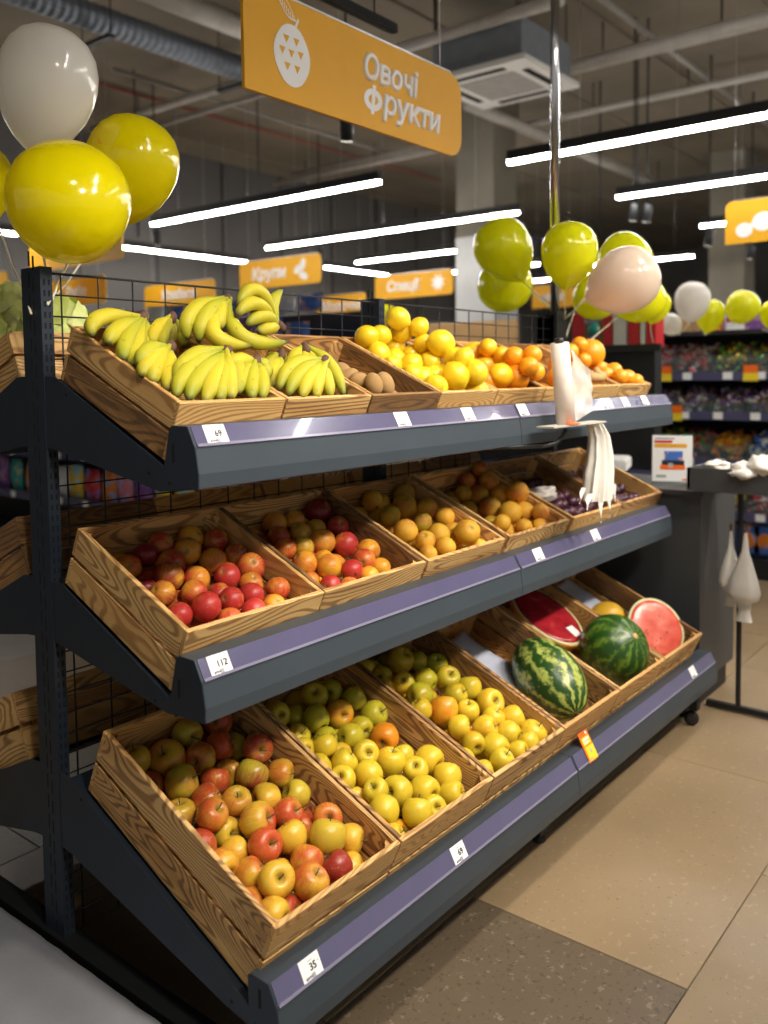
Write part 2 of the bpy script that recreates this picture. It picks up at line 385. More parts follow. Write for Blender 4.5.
# ------------------------------------------------------------------ room shell
CEIL = 4.6
m = MB(); m.box(-7, 24, -9, 8.2, -0.06, -0.006); floor = struct('floor', m, 'tile_grey')
TW, TL = 0.6, 1.2
tile_me = {}
for mt in ('tile_beige', 'tile_dark', 'tile_grey'):
    m = MB(); m.bbox(TL-0.003, TW-0.003, 0.012, 0.0015); tile_me[mt] = m.mesh('floor_tile', [mt])
tr = random.Random(3)
for j in range(-4, 12):
    y0 = -1.197+TW*j; off = 0.877 if j % 2 == 0 else 0.877-0.6
    for i in range(-3, 7):
        x0 = off+TL*i
        if y0 < -3.2 or y0 > 6: continue
        mt = 'tile_dark' if (j == 0 and i <= -1) else ('tile_beige' if j <= 2 or tr.random() < .6 else 'tile_grey')
        if j < 0: mt = 'tile_beige'
        obj('floor_tile', tile_me[mt], floor, (x0+TL/2, y0+TW/2, -0.006))
m = MB(); m.box(-7, 24, -9, 8.4, CEIL, CEIL+0.1); ceiling = struct('ceiling', m, 'ceiling_concrete')
for k in range(14):      # formwork ribs of the slab
    m = MB(); m.box(-7, 24, -0.02, 0.02, CEIL-0.018, CEIL); obj('ceiling_rib', m.mesh('ceiling_rib', ['ceiling_concrete']), ceiling, (0, 7.6-1.2*k, 0))
m = MB(); m.box(-7, 24, 8.2, 8.4, 0, CEIL); struct('wall_back', m, 'wall_grey')
m = MB(); m.box(22, 22.2, -9, 8.2, 0, CEIL); struct('wall_far', m, 'wall_grey')
for k in range(16):
    m = MB(); m.box(-0.012, 0.012, 8.185, 8.2, 0, CEIL); o = obj('trim_%d' % (k+1), m.mesh('wall_joint', ['steel_black']), None, (0.5+1.2*k, 0, 0)); o['kind'] = 'structure'

# ------------------------------------------------------------------ produce gondola
W = 1.25
PQ = [(0, 0), (-0.0221, -0.0413), (-0.0307, -0.0933), (-0.0296, -0.1218)]
TILT = math.radians(24.2)
LV = dict(top=dict(p1=(-0.512, 1.353), cf=(-0.424, 1.279), L=0.415, H=0.130, back=(-0.04, 1.285), zb=1.451),
          mid=dict(p1=(-0.514, 0.885), cf=(-0.422, 0.799), L=0.425, H=0.148, back=(-0.04, 0.825), zb=0.974),
          bot=dict(p1=(-0.708, 0.297), cf=(-0.641, 0.239), L=0.607, H=0.174, back=(-0.04, 0.325), zb=0.49))
GY = 0.083          # depth of the uprights: front face y=0, back face y=GY
def flip(o, back):   # turn a piece over to the far side of the gondola
    if back:
        o.rotation_euler.z += math.pi; l = o.location; o.location = (2.5-l.x, GY-l.y, l.z)
gon = thing('produce_gondola', 'dark blue-grey double-sided produce gondola with three tilted shelves and wire back', 'shelf unit', (1.25, 0.04, 0))
GOFF = Vector((-1.25, -0.04, 0))
def gpart(mb, name, mat, parent=gon, back=False):
    o = mb.build(name, mat, parent)
    if parent is gon:
        if back: o.rotation_euler.z = math.pi; o.location = Vector((2.5, GY, 0))+GOFF
        else: o.location = GOFF
    return o
# uprights with slot rows
for X in (0.0, W, 2*W):
    x0 = X-0.002 if X == 0 else X-0.015
    m = MB(); m.box(x0, x0+0.03, 0.0, GY, 0.0, 1.708); up = gpart(m, 'upright', 'steel_dark')
    m = MB()
    for k in range(33):
        z = 0.10+k*0.05
        for yy in (0.030, 0.048): m.box(x0-0.0006, x0+0.002, yy-0.002, yy+0.002, z+(0.012 if yy > .04 else 0), z+0.034+(0.012 if yy > .04 else 0))
    for k in range(64):
        z = 0.09+k*0.025
        for xx in (x0+0.007, x0+0.019): m.box(xx, xx+0.005, -0.0006, 0.002, z, z+0.014)
    sl = m.build('slot_rows', 'slot_black', up); sl['kind'] = 'stuff'
    m = MB(); m.box(x0-0.012, x0+0.042, -0.62, GY+0.62, 0.03, 0.10); leg = gpart(m, 'base_leg', 'steel_black')
    for yy in (-0.60, GY+0.6):
        m = MB(); m.lathe([(0.02, 0), (0.022, 0.006), (0.008, 0.012), (0.008, 0.034)], 10); f = m.build('levelling_foot', 'steel_black', leg, (x0+0.015, yy, 0))
for X in (0.06, 2.42):
    m = MB(); m.lathe([(.010, -.013), (.029, -.011), (.031, 0), (.029, .011), (.010, .013)], 18); c_ = m.build('caster_wheel', 'black_plastic', gon, Vector((X, -.66, .031))+GOFF, (0, math.pi/2, .5)); m = MB(); m.box(X-.02, X+.02, -.69, -.62, .07, .11); gpart(m, 'caster_plate', 'steel_black')
# wire back panels: 10 x 5 cm mesh
mv = MB(); mv.tube([(0, 0, 0.10), (0, 0, 1.695)], 0.0022, 6); me_v = mv.mesh('wire', ['steel_black'])
mh = MB(); mh.tube([(0, 0, 0), (1.2, 0, 0)], 0.002, 6); me_h = mh.mesh('wire', ['steel_black'])
for b in range(2):
    xa = 0.03+b*1.25
    m = MB()
    m.tube([(xa, 0.012, 1.695), (xa+1.2, 0.012, 1.695)], 0.003, 6)
    pn = gpart(m, 'wire_panel', 'steel_black')
    for k in range(12): obj('wire', me_v, pn, (0.057+b*1.25+0.1*k, 0.012, 0))
    for k in range(1, 33): obj('wire', me_h, pn, (xa, 0.009, 1.695-0.05*k))
def shelf_bay(lv, b, back):
    L = LV[lv]; y1, z1 = L['p1']; xa, xb = b*W, (b+1)*W
    cfy, cfz = L['cf']; cy, cz = cfy-0.012, cfz-0.012
    P = [(y1+q[0], z1+q[1]) for q in PQ]
    t = 0.003
    # tray under the crates: sloped sheet
    m = MB(); by = -0.03; bz = cz+(by-cy)*math.tan(TILT)
    m.prism([(cy, cz-0.004), (by, bz-0.004), (by, bz-0.012), (cy, cz-0.012)], 'X', xa+0.004, xb-0.004)
    sh = gpart(m, 'shelf', 'steel_dark', back=back)
    # front fascia, folded sheet: top lip, rail face, panel, return
    p0 = (min(y1+0.050, cy-0.004), z1+0.0005)
    poly = [p0, P[0], P[1], P[2], P[3]]; inner = [(p[0]+0.012, p[1]-0.004) for p in poly]
    inner[0] = (p0[0], p0[1]-0.004)
    m = MB(); m.prism(poly+inner[::-1], 'X', xa+0.002, xb-0.002)
    m.prism([p0, (p0[0], p0[1]-0.004), (cy, cz-0.012), (cy-0.004, cz-0.010)], 'X', xa+0.004, xb-0.004)
    fa = m.build('front_fascia', 'steel_panel', sh)
    # price rail: clear lavender strip on the slanted face
    d = Vector((0, PQ[1][0], PQ[1][1])).normalized(); nn = Vector((0, d.z, -d.y)).normalized()
    if nn.y > 0: nn = -nn
    def rp(s_, h): 
        q = Vector((0, y1, z1))+d*s_+nn*h; return (q.y, q.z)
    m = MB(); ln = math.hypot(*PQ[1])
    m.prism([rp(0.0005, 0.0005), rp(0.0005, 0.0022), rp(ln-0.004, 0.0022), rp(ln-0.004, 0.0005)], 'X', xa+0.006, xb-0.006)
    m.build('price_rail', 'rail_plastic', sh)
    m = MB()
    m.prism([rp(ln-0.006, 0.0005), rp(ln-0.006, 0.0045), rp(ln, 0.0045), rp(ln, 0.0005)], 'X', xa+0.006, xb-0.006)
    m.build('rail_lip', 'rail_lip', sh)
    # brackets (side plates) at both ends of the bay
    for X, th in ((xa, 0.003), (xb, -0.003)):
        if b == 0 and th < 0: continue
        x_in = X if b == 0 else (X if th < 0 else X-0.0015)
        poly = [(-0.001, bz+0.006), (by-0.012, bz+0.004), (cy, cz+0.002), (p0[0]+0.006, z1-0.004), (p0[0]-0.004, z1), P[0], P[1], P[2], P[3], (-0.423*abs(y1)/0.514, L['back'][1]-0.068 if lv != 'bot' else 0.20), L['back'], (-0.001, L['back'][1]+0.004)]
        m = MB(); m.prism(poly, 'X', x_in, x_in+th); br = m.build('bracket', 'steel_dark', sh)
        if X == 0:
            m = MB(); m.box(x_in-0.0006, x_in, cy-0.035, cy-0.028, cz+0.012, cz+0.05); m.build('bracket_slot', 'slot_black', br)
            for yy, zz in ((cy-0.018, cz-0.028), (cy+0.05, cz-0.012), (-0.09, bz-0.035)):
                m = MB(); m.lathe([(0.004, 0), (0.004, 0.0008)], 8); m.build('bracket_hole', 'slot_black', br, (x_in, yy, zz), (0, -math.pi/2, 0))
for lv in LV:
    for b in range(2):
        shelf_bay(lv, b, False); shelf_bay(lv, b, True)

# ------------------------------------------------------------------ crates
def crate_meshes(Wd, L, H, t=0.012):
    d = {}
    hl = H*0.47; gap = H*0.06
    m = MB(); m.bbox(t, L-2*t, hl, 0.0012); d['side'] = m.mesh('side_plank', ['wood_long'])
    m = MB(); m.bbox(Wd, t, hl, 0.0012); d['end'] = m.mesh('end_plank', ['wood_across'])
    m = MB(); m.bbox(Wd-2*t-0.001, (L-2*t)/5-0.008, 0.008, 0.001); d['slat'] = m.mesh('bottom_slat', ['wood_across'])
    m = MB(); q = 0.024; m.prism([(0, 0), (q, 0), (0, q)], 'Z', 0.0, H-0.014); d['post'] = m.mesh('corner_post', ['wood_across'])
    return d, hl, gap
CM = {}
def crate(lv, x, Wd, label, back=False, content=''):
    L = LV[lv]; key = (lv, Wd)
    if key not in CM: CM[key] = crate_meshes(Wd, L['L'], L['H'])
    d, hl, gap = CM[key]; t = 0.012; H, Ln = L['H'], L['L']
    c = thing('wooden_crate', label, 'crate', (x, L['cf'][0], L['cf'][1]), (TILT, 0, 0), 'pine crates on the produce gondola')
    for sx in (t/2, Wd-t/2):
        for wz in (hl/2, H-hl/2): obj('side_plank', d['side'], c, (sx, Ln/2, wz))
    for vy in (t/2, Ln-t/2):
        for wz in (hl/2, H-hl/2): obj('end_plank', d['end'], c, (Wd/2, vy, wz))
    for k in range(5): obj('bottom_slat', d['slat'], c, (Wd/2, t+(Ln-2*t)*(k+.5)/5, 0.004))
    for k, (cx, cy_, a) in enumerate(((t, t, 0), (Wd-t, t, 90), (Wd-t, Ln-t, 180), (t, Ln-t, 270))):
        obj('corner_post', d['post'], c, (cx, cy_, 0.002), (0, 0, math.radians(a)))
    if back:
        c.rotation_euler = (TILT, 0, math.pi); c.location = (x+Wd, GY-L['cf'][0], L['cf'][1])
    return c
TOPX = [0.012+0.3035*i for i in range(8)]; TOPW = 0.297
MIDX = [0.012, 0.424, 0.845, 1.283, 1.722, 2.143]; MIDW = 0.408
BOTX = [0.02+0.3965*i for i in range(6)]; BOTW = 0.390
for i, c in enumerate(['bananas, leftmost on the top shelf', 'one banana bunch and a few kiwis, top shelf', 'kiwis between banana and lemon crates', 'heaped yellow lemons on the top shelf', 'yellow-orange mangoes and oranges on the top shelf', 'oranges behind the bag roll on the top shelf', 'one large orange and ginger, top shelf', 'small oranges and white paper, rightmost top shelf']):
    crate('top', TOPX[i], TOPW, 'scorched pine crate with '+c)
for i, c in enumerate(['dark red nectarines, leftmost on the middle shelf', 'red-yellow nectarines, second on the middle shelf', 'dull yellow peaches, third on the middle shelf', 'apricot-coloured peaches and a crumpled bag, middle shelf', 'purple plums behind the hanging bag, middle shelf', 'few dark plums, rightmost on the middle shelf']):
    crate('mid', MIDX[i], MIDW, 'scorched pine crate with '+c)
for i, c in enumerate(['red-striped apples, leftmost on the bottom shelf', 'yellow apples beside the red apples, bottom shelf', 'yellow apples beside the long watermelon, bottom shelf', 'long striped watermelon on the bottom shelf', 'round watermelon and wrapped half, bottom shelf', 'pink cut watermelon half, rightmost on bottom shelf']):
    crate('bot', BOTX[i], BOTW, 'scorched pine crate with '+c)
for lv, xs, wd, nm in (('top', TOPX, TOPW, 'top'), ('mid', MIDX, MIDW, 'middle'), ('bot', BOTX, BOTW, 'bottom')):
    for i, x in enumerate(xs[:4 if lv == 'top' else 5]):
        crate(lv, x, wd, 'pine crate behind the wire back, %s shelf, %s from the left post' % (nm, ORD[i]), True)

# ------------------------------------------------------------------ fruit meshes
def apple_mesh(name, mat, R, n=22, squash=0.90):
    prof = [(0.0008, -0.70), (0.10, -0.745), (0.22, -0.86), (0.38, -0.895), (0.60, -0.80), (0.80, -0.58), (0.94, -0.25), (1.0, 0.10), (0.97, 0.42), (0.86, 0.70), (0.68, 0.87), (0.47, 0.935), (0.29, 0.87), (0.15, 0.73), (0.06, 0.60), (0.001, 0.55)]
    def fn(p, th):
        w = max(0, -p[2]/R); k = 1+0.035*math.cos(5*th)*w+0.02*math.cos(2*th+1)
        return (p[0]*k, p[1]*k, p[2]*squash)
    m = MB(); m.lathe([(r_*R, z*R) for r_, z in prof], n, fn=fn); return m.mesh(name, [mat])
def peach_mesh(name, mat, R, n=22):
    prof = [(math.sin(a)*R, -math.cos(a)*R) for a in [0.02]+[math.pi*k/14 for k in range(1, 14)]]
    prof += [(0.10*R, 0.90*R), (0.02*R, 0.86*R)]
    def fn(p, th):
        dth = (th+math.pi) % (2*math.pi)-math.pi; rr = math.hypot(p[0], p[1])/R
        k = 1-0.07*math.exp(-(dth/0.20)**2)*min(1, rr*1.6)
        return (p[0]*k*1.0, p[1]*k*0.97, p[2]*0.94)
    m = MB(); m.lathe(prof, n, fn=fn); return m.mesh(name, [mat])
def ell_mesh(name, mat, R, asp=1.0, nip=0.0, n=20, k=14, bump=0.0):
    prof = []
    for i in range(k+1):
        a = math.pi*i/k; a = min(max(a, 0.03), math.pi-0.03)
        r_ = math.sin(a)*R; z = -math.cos(a)*R*asp
        if nip and (i <= 1 or i >= k-1): z += (-1 if i <= 1 else 1)*nip*R*(1.0 if i in (0, k) else .35)
        prof.append((r_, z))
    def fn(p, th):
        if not bump: return p
        q = Vector(p); f = 1+bump*mnoise.noise(q*(2.2/R)); return tuple(q*f)
    m = MB(); m.lathe(prof, n, fn=fn); return m.mesh(name, [mat])
ME = dict(
    apple_red=apple_mesh('apple', 'apple_red', 0.04), apple_yellow=apple_mesh('apple', 'apple_yellow', 0.04, squash=0.94),
    nectarine=peach_mesh('nectarine', 'nectarine', 0.04), peach=peach_mesh('peach', 'peach', 0.04),
    plum=ell_mesh('plum', 'plum', 0.04, 1.12, n=14, k=10), lemon=ell_mesh('lemon', 'lemon', 0.04, 1.08, 0.10), mango=ell_mesh('mango', 'mango_orange', 0.04, 1.28, 0.02),
    orange=ell_mesh('orange', 'orange', 0.04, 0.96), kiwi=ell_mesh('kiwi', 'kiwi', 0.04, 1.35, n=16), tomato=ell_mesh('tomato', 'tomato', 0.04, .85, n=14, k=10))
m = MB(); m.tube([(0, 0, 0.019), (0.001, 0, 0.030), (0.004, 0.001, 0.040), (0.007, 0.002, 0.046)], [0.0014, 0.0013, 0.0014, 0.0020], 6); STEM = m.mesh('stem', ['stem_brown'])
frng = random.Random(21)

def place_fruit(lv, xi, Wd, pts, kind, Rn, hf, hb, crate_phrase, noun, group, stems=False, fill=True, layers=1, colfn=None, SQ=0.95):
    """Visible fruit from the picture (x, y, r, a, g, b[, h]) laid on the pile surface; a lower layer below; relaxed as spheres."""
    L = LV[lv]; Ln, H = L['L'], L['H']; t = 0.012
    O = np.array([xi, L['cf'][0], L['cf'][1]]); v = np.array([0, math.cos(TILT), math.sin(TILT)]); w = np.array([0, -math.sin(TILT), math.cos(TILT)]); u = np.array([1., 0, 0])
    P = []; Rr = []; par = []
    for q in pts:
        d = ray(q[0], q[1]); h = None
        rr0 = Rn
        # surface height falls from the front plank to the back plank
        a = (CAM-O)@w; b_ = d@w; av = (CAM-O)@v; bv = d@v
        if len(q) > 6 and q[6] < 0:        # crate seen edge-on: take the height that puts the fruit between its planks
            best = None
            for hh in [0.04+.005*k for k in range(44)]:
                ss = (hh-a)/b_; uu = (CAM+d*ss-O)@u; vv = av+ss*bv
                pen = max(0, t+Rn-uu)+max(0, uu-(Wd-t-Rn))+max(0, t+Rn-vv)+max(0, vv-(Ln-t-Rn))+.12*abs(hh-(0.15-.12*vv))
                if best is None or pen < best[0]: best = (pen, hh)
            hh0 = hh1 = best[1]
        elif len(q) > 6: hh0, hh1 = q[6], q[6]
        else: hh0, hh1 = hf, hb
        k = (hh1-hh0)/Ln
        # a + s*b = hh0 + k*(av + s*bv)
        s_ = (hh0+k*av-a)/(b_-k*bv)
        p = CAM+d*s_; r_ = min(max(q[2]/FPX*s_*1.06, 0.82*Rn), 1.14*Rn)
        lowr = q[2]/FPX*s_ < 0.74*Rn
        loc = np.array([(p-O)@u, (p-O)@v, (p-O)@w])
        if lowr: loc[2] -= Rn*0.45
        P.append(loc); Rr.append(r_); par.append((q[3], q[4], q[5], 1))
    nv = len(P)
    if fill:
        nu = max(2, int((Wd-2*t)/(2.08*Rn))); nn = max(2, int((Ln-2*t)/(2.02*Rn)))
        for i, j, ly in [(i, j, ly) for ly in range(layers) for j in range(nn-ly) for i in range(nu-ly)]:
            if True:
                P.append(np.array([t+Rn+(Wd-2*t-2*Rn)*((i+.5*ly)/(nu-1))+frng.uniform(-.004, .004), t+Rn+(Ln-2*t-2*Rn)*((j+.5*ly)/(nn-1))+frng.uniform(-.004, .004), 0.010+Rn*1.0+ly*Rn*1.5]))
                Rr.append(Rn*frng.uniform(.9, 1.0)); q = frng.choice(pts); par.append((q[3], q[4], q[5], 0))
    P = np.array(P); Rr = np.array(Rr); n = len(P); mob = np.array([0.28]*nv+[1.0]*(n-nv))
    P0 = P.copy()
    for it in range(90):
        D = P[:, None, :]-P[None, :, :]; dist = np.linalg.norm(D, axis=2)+1e-9
        ov = (Rr[:, None]+Rr[None, :])*SQ-dist; np.fill_diagonal(ov, 0); ov = np.maximum(ov, 0)
        sh = mob[:, None]/(mob[:, None]+mob[None, :])
        P = P+((D/dist[:, :, None])*(ov*sh*0.6)[:, :, None]).sum(1)
        P[:nv] += (P0[:nv]-P[:nv])*0.02
        P[:, 0] = np.where(P[:, 2] < H+0.25*Rr, np.clip(P[:, 0], t+Rr*0.98, Wd-t-Rr*0.98), P[:, 0])
        P[:, 1] = np.clip(P[:, 1], t+Rr*0.98, Ln-t-Rr*0.98)
        P[:, 2] = np.maximum(P[:, 2], 0.009+Rr*.97)
    keep = list(range(nv))
    for i in range(nv, n):     # lower layer: drop what was squeezed out above the pile
        srf = hf+(hb-hf)*P[i, 1]/Ln
        if P[i, 2] < srf-0.1*Rn or layers > 1: keep.append(i)
    # ordinal labels: rows from the front, counted from the left
    vis = sorted(range(nv), key=lambda i: P[i, 1]); rows = []
    for i in vis:
        if rows and P[i, 1]-P[rows[-1][0], 1] < 1.25*Rn: rows[-1].append(i)
        else: rows.append([i])
    lab = {}
    for k, rw in enumerate(rows):
        for c, i in enumerate(sorted(rw, key=lambda i: P[i, 0])):
            lab[i] = '%s in %s, %s row from front, %s from left' % (colfn(par[i]) if colfn else noun, crate_phrase, ORD[k], ORD[c])
    W3 = [O+u*q[0]+v*q[1]+w*q[2] for q in P]; low = []
    for i in keep[nv:]:        # keep only what can be glimpsed between the fruit on top
        seen = False
        for k in range(13):
            a_ = 2*math.pi*k/12; rr = 0 if k == 12 else .85*Rr[i]
            tgt = W3[i]+(R3*math.cos(a_)+U3*math.sin(a_))*rr; dd = tgt-CAM; ln = np.linalg.norm(dd); dd = dd/ln
            if all(np.linalg.norm((W3[j]-CAM)-dd*((W3[j]-CAM)@dd)) > Rr[j]*.97 or (W3[j]-CAM)@dd > ln for j in keep if j != i): seen = True; break
        if seen: low.append(i)
    keep = keep[:nv]+low
    low.sort(key=lambda i: P[i, 1]); rows = []
    for i in low:
        if rows and P[i, 1]-P[rows[-1][0], 1] < 1.2*Rn: rows[-1].append(i)
        else: rows.append([i])
    for k, rw in enumerate(rows):
        for c, i in enumerate(sorted(rw, key=lambda i: P[i, 0])): lab[i] = 'half-buried %s in %s, %s buried row from front, %s from left' % (noun, crate_phrase, ORD[k], ORD[c])
    for i in keep:
        o = obj(noun.replace(' ', '_'), ME[kind], None, O+u*P[i, 0]+v*P[i, 1]+w*P[i, 2], (frng.uniform(-1.1, 1.1)+(TILT if True else 0), frng.uniform(-1.1, 1.1), frng.uniform(0, 6.28)), (Rr[i]/0.04,)*3)
        if kind in ('apple_red', 'apple_yellow') and frng.random() < .45: o.rotation_euler = (frng.uniform(.6, 1.9), frng.uniform(-.5, .5), frng.uniform(-1.2, 1.2))
        if kind == 'plum' or kind == 'mango': o.rotation_euler = (frng.uniform(1.2, 1.9), frng.uniform(-.4, .4), frng.uniform(0.6, 2.2))
        o.color = par[i]
        tag(o, lab[i], noun.split()[-1], group)
        if stems: obj('stem', STEM, o)

def ac(p): return 'mostly red apple' if p[0] > .62 else ('red-streaked apple' if p[0] > .38 else ('greenish apple' if p[1] > .5 else 'yellowish apple'))
# --- bottom shelf, crate 1: red-striped apples (x, y, r, red, green, dark)
A1 = [(188,737.5,14.5,.35,.9,.6),(218.5,727,13.5,.75,.3,.4),(238,743,12,.1,.9,.2),(166.5,761.5,18,.6,.2,.1),(217.5,751,14.5,.8,.1,.2),(256,752,14.5,.65,.6,.6),(201,761.5,15,.5,.6,.4),(153,779,13,.7,.2,.3),(135,766,9,.2,.4,0),(181,785.5,17,.18,.8,.2),(232,767,11,.5,.3,.1),(214,780,14,.8,.1,.3),(246.7,776,15.5,.5,.8,.9),(279,775,14,.42,.2,.1),(205,801,15.5,.62,.6,.3),(183,815.6,13,.35,.5,.2),(235,804,14.5,.38,.3,.1),(266.5,798,15,.2,.2,0),(296.6,796.4,14,.3,.7,.2),(212,829,15.5,.68,.2,.1),(230,829,9,.2,.5,0),(256,824,18,.55,.4,.3),(288,820,14.5,.66,.2,.2),(204,842,12.5,.8,.1,.5),(304,824.5,10,.7,.1,.4),(324,820,14.5,.55,.1,0),(230.5,850,15,.28,.1,0),(263,852.6,16.5,.85,.1,.1),(292.6,844.4,16,.2,.15,0),(305.5,838.6,8,.7,.1,.3),(326.6,852.6,18.3,.14,.5,0),(346.5,843,14.5,.38,.1,0),(228,866.7,14.5,.5,.1,0),(248,877,10.5,.45,.2,.2),(300.8,865.5,15.5,.5,.1,0),(274,868,12,.25,.1,0),(274.5,890,17.8,.3,.15,0),(308,891,17.5,.6,.2,.1),(342,875,15,1.0,0,.8),(358,867,10,.2,.1,0),(248,893.7,11.5,.65,.1,0),(270,917,11.5,.4,.1,0),(290,915,11.5,.7,.2,.4),(327.7,890,8,.8,.1,.3)]
place_fruit('bot', BOTX[0], BOTW, A1, 'apple_red', 0.0435, 0.134, 0.094, 'lower left crate', 'apple', 'red-striped apples in the lower left crate', True, colfn=ac)
def yc(p): return 'orange-blushed apple' if p[0] > .5 else ('green apple' if p[1] > .55 else 'yellow apple')
Y = lambda l: [(x, y, r_, (.08 if len(e) < 1 else e[0]), (.25 if len(e) < 2 else e[1]), 0) for (x, y, r_, *e) in l]
A2 = Y([(279,714.7,12,.1,.7),(296.5,713,8.5,.1,.8),(313,697.4,13,.25,.6),(332,691,10.5,.05,.9),(355.7,698.6,12,.1,.7),(314.7,719.8,13,.05,.85),(338.4,713.8,13.5,.4,.6),(377.6,714.7,13,.1,.8),(362,726.5,11.5,.1,.8),(300,734,11,.2,.5),(325.6,735.6,11,.1,.8),(354,735.6,12.5,.05,.7),(385,736.6,13.7,.85,.1),(322,749.3,11.5),(341,749,10.5),(368.5,754,13,.1,.3),(340,763,13),(323,765,10.5),(305.6,745.7,7),(393,763,14),(369.4,775,13.7),(345.7,784,13,.12,.2),(405.6,752,10.5,.05,.5),(430,761,14,.12,.1),(415.6,770,12.3),(447.5,781,14,.12,.1),(399,791,15,.05,.4),(426.6,793,15),(457.6,799.3,13),(377.4,800,12.5,.08,.4),(383.7,809,14.5),(437.5,811,12),(421,822,15),(400,822,11,.3,.1),(393,831,9),(358,789,10,.35,.1)])
place_fruit('bot', BOTX[1], BOTW, A2, 'apple_yellow', 0.0395, 0.134, 0.094, 'second lower crate', 'apple', 'yellow apples in the second lower crate', True, colfn=yc)
A3 = Y([(368.6,666,9,.1,.6),(383,672,9,.2,.6),(401,662,13,.4,.5),(418,662,9,.05,.9),(434.5,664.4,10.5,.05,1),(388,684,7,.3,.3),(403,684.4,10.5,.3,.5),(426,681,11.5,.1,.8),(449,680,12,.2,.7),(419,696,12.5,.1,.9),(456,695,11.5,.3,.5),(423,709.5,11,.25,.2),(443,711.7,14,.5,.1),(458,726,11.5,.2,.1),(473.6,687.3,12,.15,.4),(492,702,14,.15,.2),(468,712,11,.15,.1),(498,720,11,.1,.1),(515,715.5,12,.1,.2),(489,728.8,12.5,.1,.1),(514,735.8,12),(534.5,732.7,13.5,.2,.1),(473.6,745,11,.25,.5),(497.8,746.7,13.3,.05,.3),(534.5,746,10),(520.5,754.5,10.5,.3,.2),(504,764.7,12),(468,752,9,.1,.5),(487,765.5,9,.1,.4)])
place_fruit('bot', BOTX[2], BOTW, A3, 'apple_yellow', 0.0385, 0.132, 0.094, 'third lower crate', 'apple', 'yellow apples in the third lower crate', True, colfn=yc)
# --- middle shelf
def nc(p): return 'dark red nectarine' if p[2] > .45 else ('red nectarine' if p[0] > .6 else 'orange-yellow nectarine')
N1 = [(113,550,10,.4,.1,0),(145.6,560.4,12,.9,0,.9),(157,547,13,.6,.1,.2),(178,539.5,12.5,.25,.3,.1),(200,533,11,.7,.2,.6),(131,565.6,12,.65,0,0),(170,563,14.5,.65,.1,.2),(186,554,13.5,.45,.2,.5),(208,545,12,.65,.1,.3),(213,559,14,.5,.1,.2),(235.4,559,11,.45,.4,.5),(166.4,578.6,15,.7,.1,.7),(255,568,14,.85,0,.2),(196.4,580,13,.62,0,0),(225,578.6,13,.75,0,.1),(162.5,594,13,.7,.1,.6),(194,594,13,.6,0,0),(221,590,11,.85,0,.2),(251,584,12,.65,0,.2),(206.8,608.5,15,.95,0,.05),(179.4,611,10.5,.9,0,.1),(233,602,12.5,.9,0,.1),(251,597,12,.8,0,.1),(277,591.6,12,.62,0,0),(277,599,10,.45,0,0),(230,612,8,.85,0,0),(253.6,607,8,.8,0,0),(149,582,9,.9,0,.9)]
place_fruit('mid', MIDX[0], MIDW, N1, 'nectarine', 0.0375, 0.110, 0.068, 'middle-shelf left crate', 'nectarine', 'red nectarines in the left middle crate', colfn=nc)
N2 = [(272,526,12,.35,.3,.2),(292.7,526,10,.35,.3,.1),(303.7,511,13,.4,.1,0),(329,518.5,13,.8,.1,.9),(350,531,11,.8,0,.2),(314.6,532,10,.3,.6,.2),(279,538,11,.75,.1,.3),(300,537,11,.2,.7,.1),(283,551,11,.6,.1,0),(302,549,11,.2,.8,.1),(325,544.6,13,.45,.3,.1),(347,547.7,12.5,.65,.1,.2),(340.6,538,9,.7,0,.3),(367.7,547.7,11.5,.4,0,.2),(306,564,12.5,.35,0,0),(323,557,9,.3,0,0),(331,566.5,12.5,.25,.1,0),(350,570.6,11,.75,0,0),(363.5,563,11.5,.5,0,0),(382,563,9.5,.3,0,0),(368.7,571.7,9,.15,.1,0),(333,581,8,.8,0,0),(316.7,578,7,.4,0,0),(262,541,8,.9,0,.9),(345,582,8,.6,0,.1)]
place_fruit('mid', MIDX[1], MIDW, N2, 'nectarine', 0.036, 0.110, 0.068, 'second middle-shelf crate', 'nectarine', 'red-yellow nectarines in the second middle crate', colfn=nc)
def pc(p): return 'red-blushed peach' if p[0] > .55 else ('greenish yellow peach' if p[1] > .5 else 'yellow peach')
N3 = [(355.6,504,8,.2,.6,0),(367,499,9,.3,.6,0),(399.4,496,11,.35,.8,.4),(372,509.6,10.5,.25,.5,0),(426.5,503,10,.45,.6,.3),(404.6,510.6,12,.4,.6,.2),(389,510.6,8,.7,.2,.6),(389,521,10.5,.15,.9,0),(434.8,516,11.5,.5,.5,.5),(420,524,10,.3,.9,.4),(406.7,533.5,12,.3,.2,0),(438,535.6,11.5,.15,.3,0),(451.5,527,9.5,.2,.1,0),(471,525,12,.2,.1,0),(463,536.7,13,.15,.2,0),(424,541,10,.3,.1,0),(446,547,10,.2,.1,0),(429.6,549,9,.25,.1,0),(479.6,540,7,.3,0,0),(455,516,8,.5,.4,.4)]
place_fruit('mid', MIDX[2], MIDW, N3, 'peach', 0.0365, 0.110, 0.068, 'third middle-shelf crate', 'peach', 'yellow peaches in the third middle crate', colfn=pc)
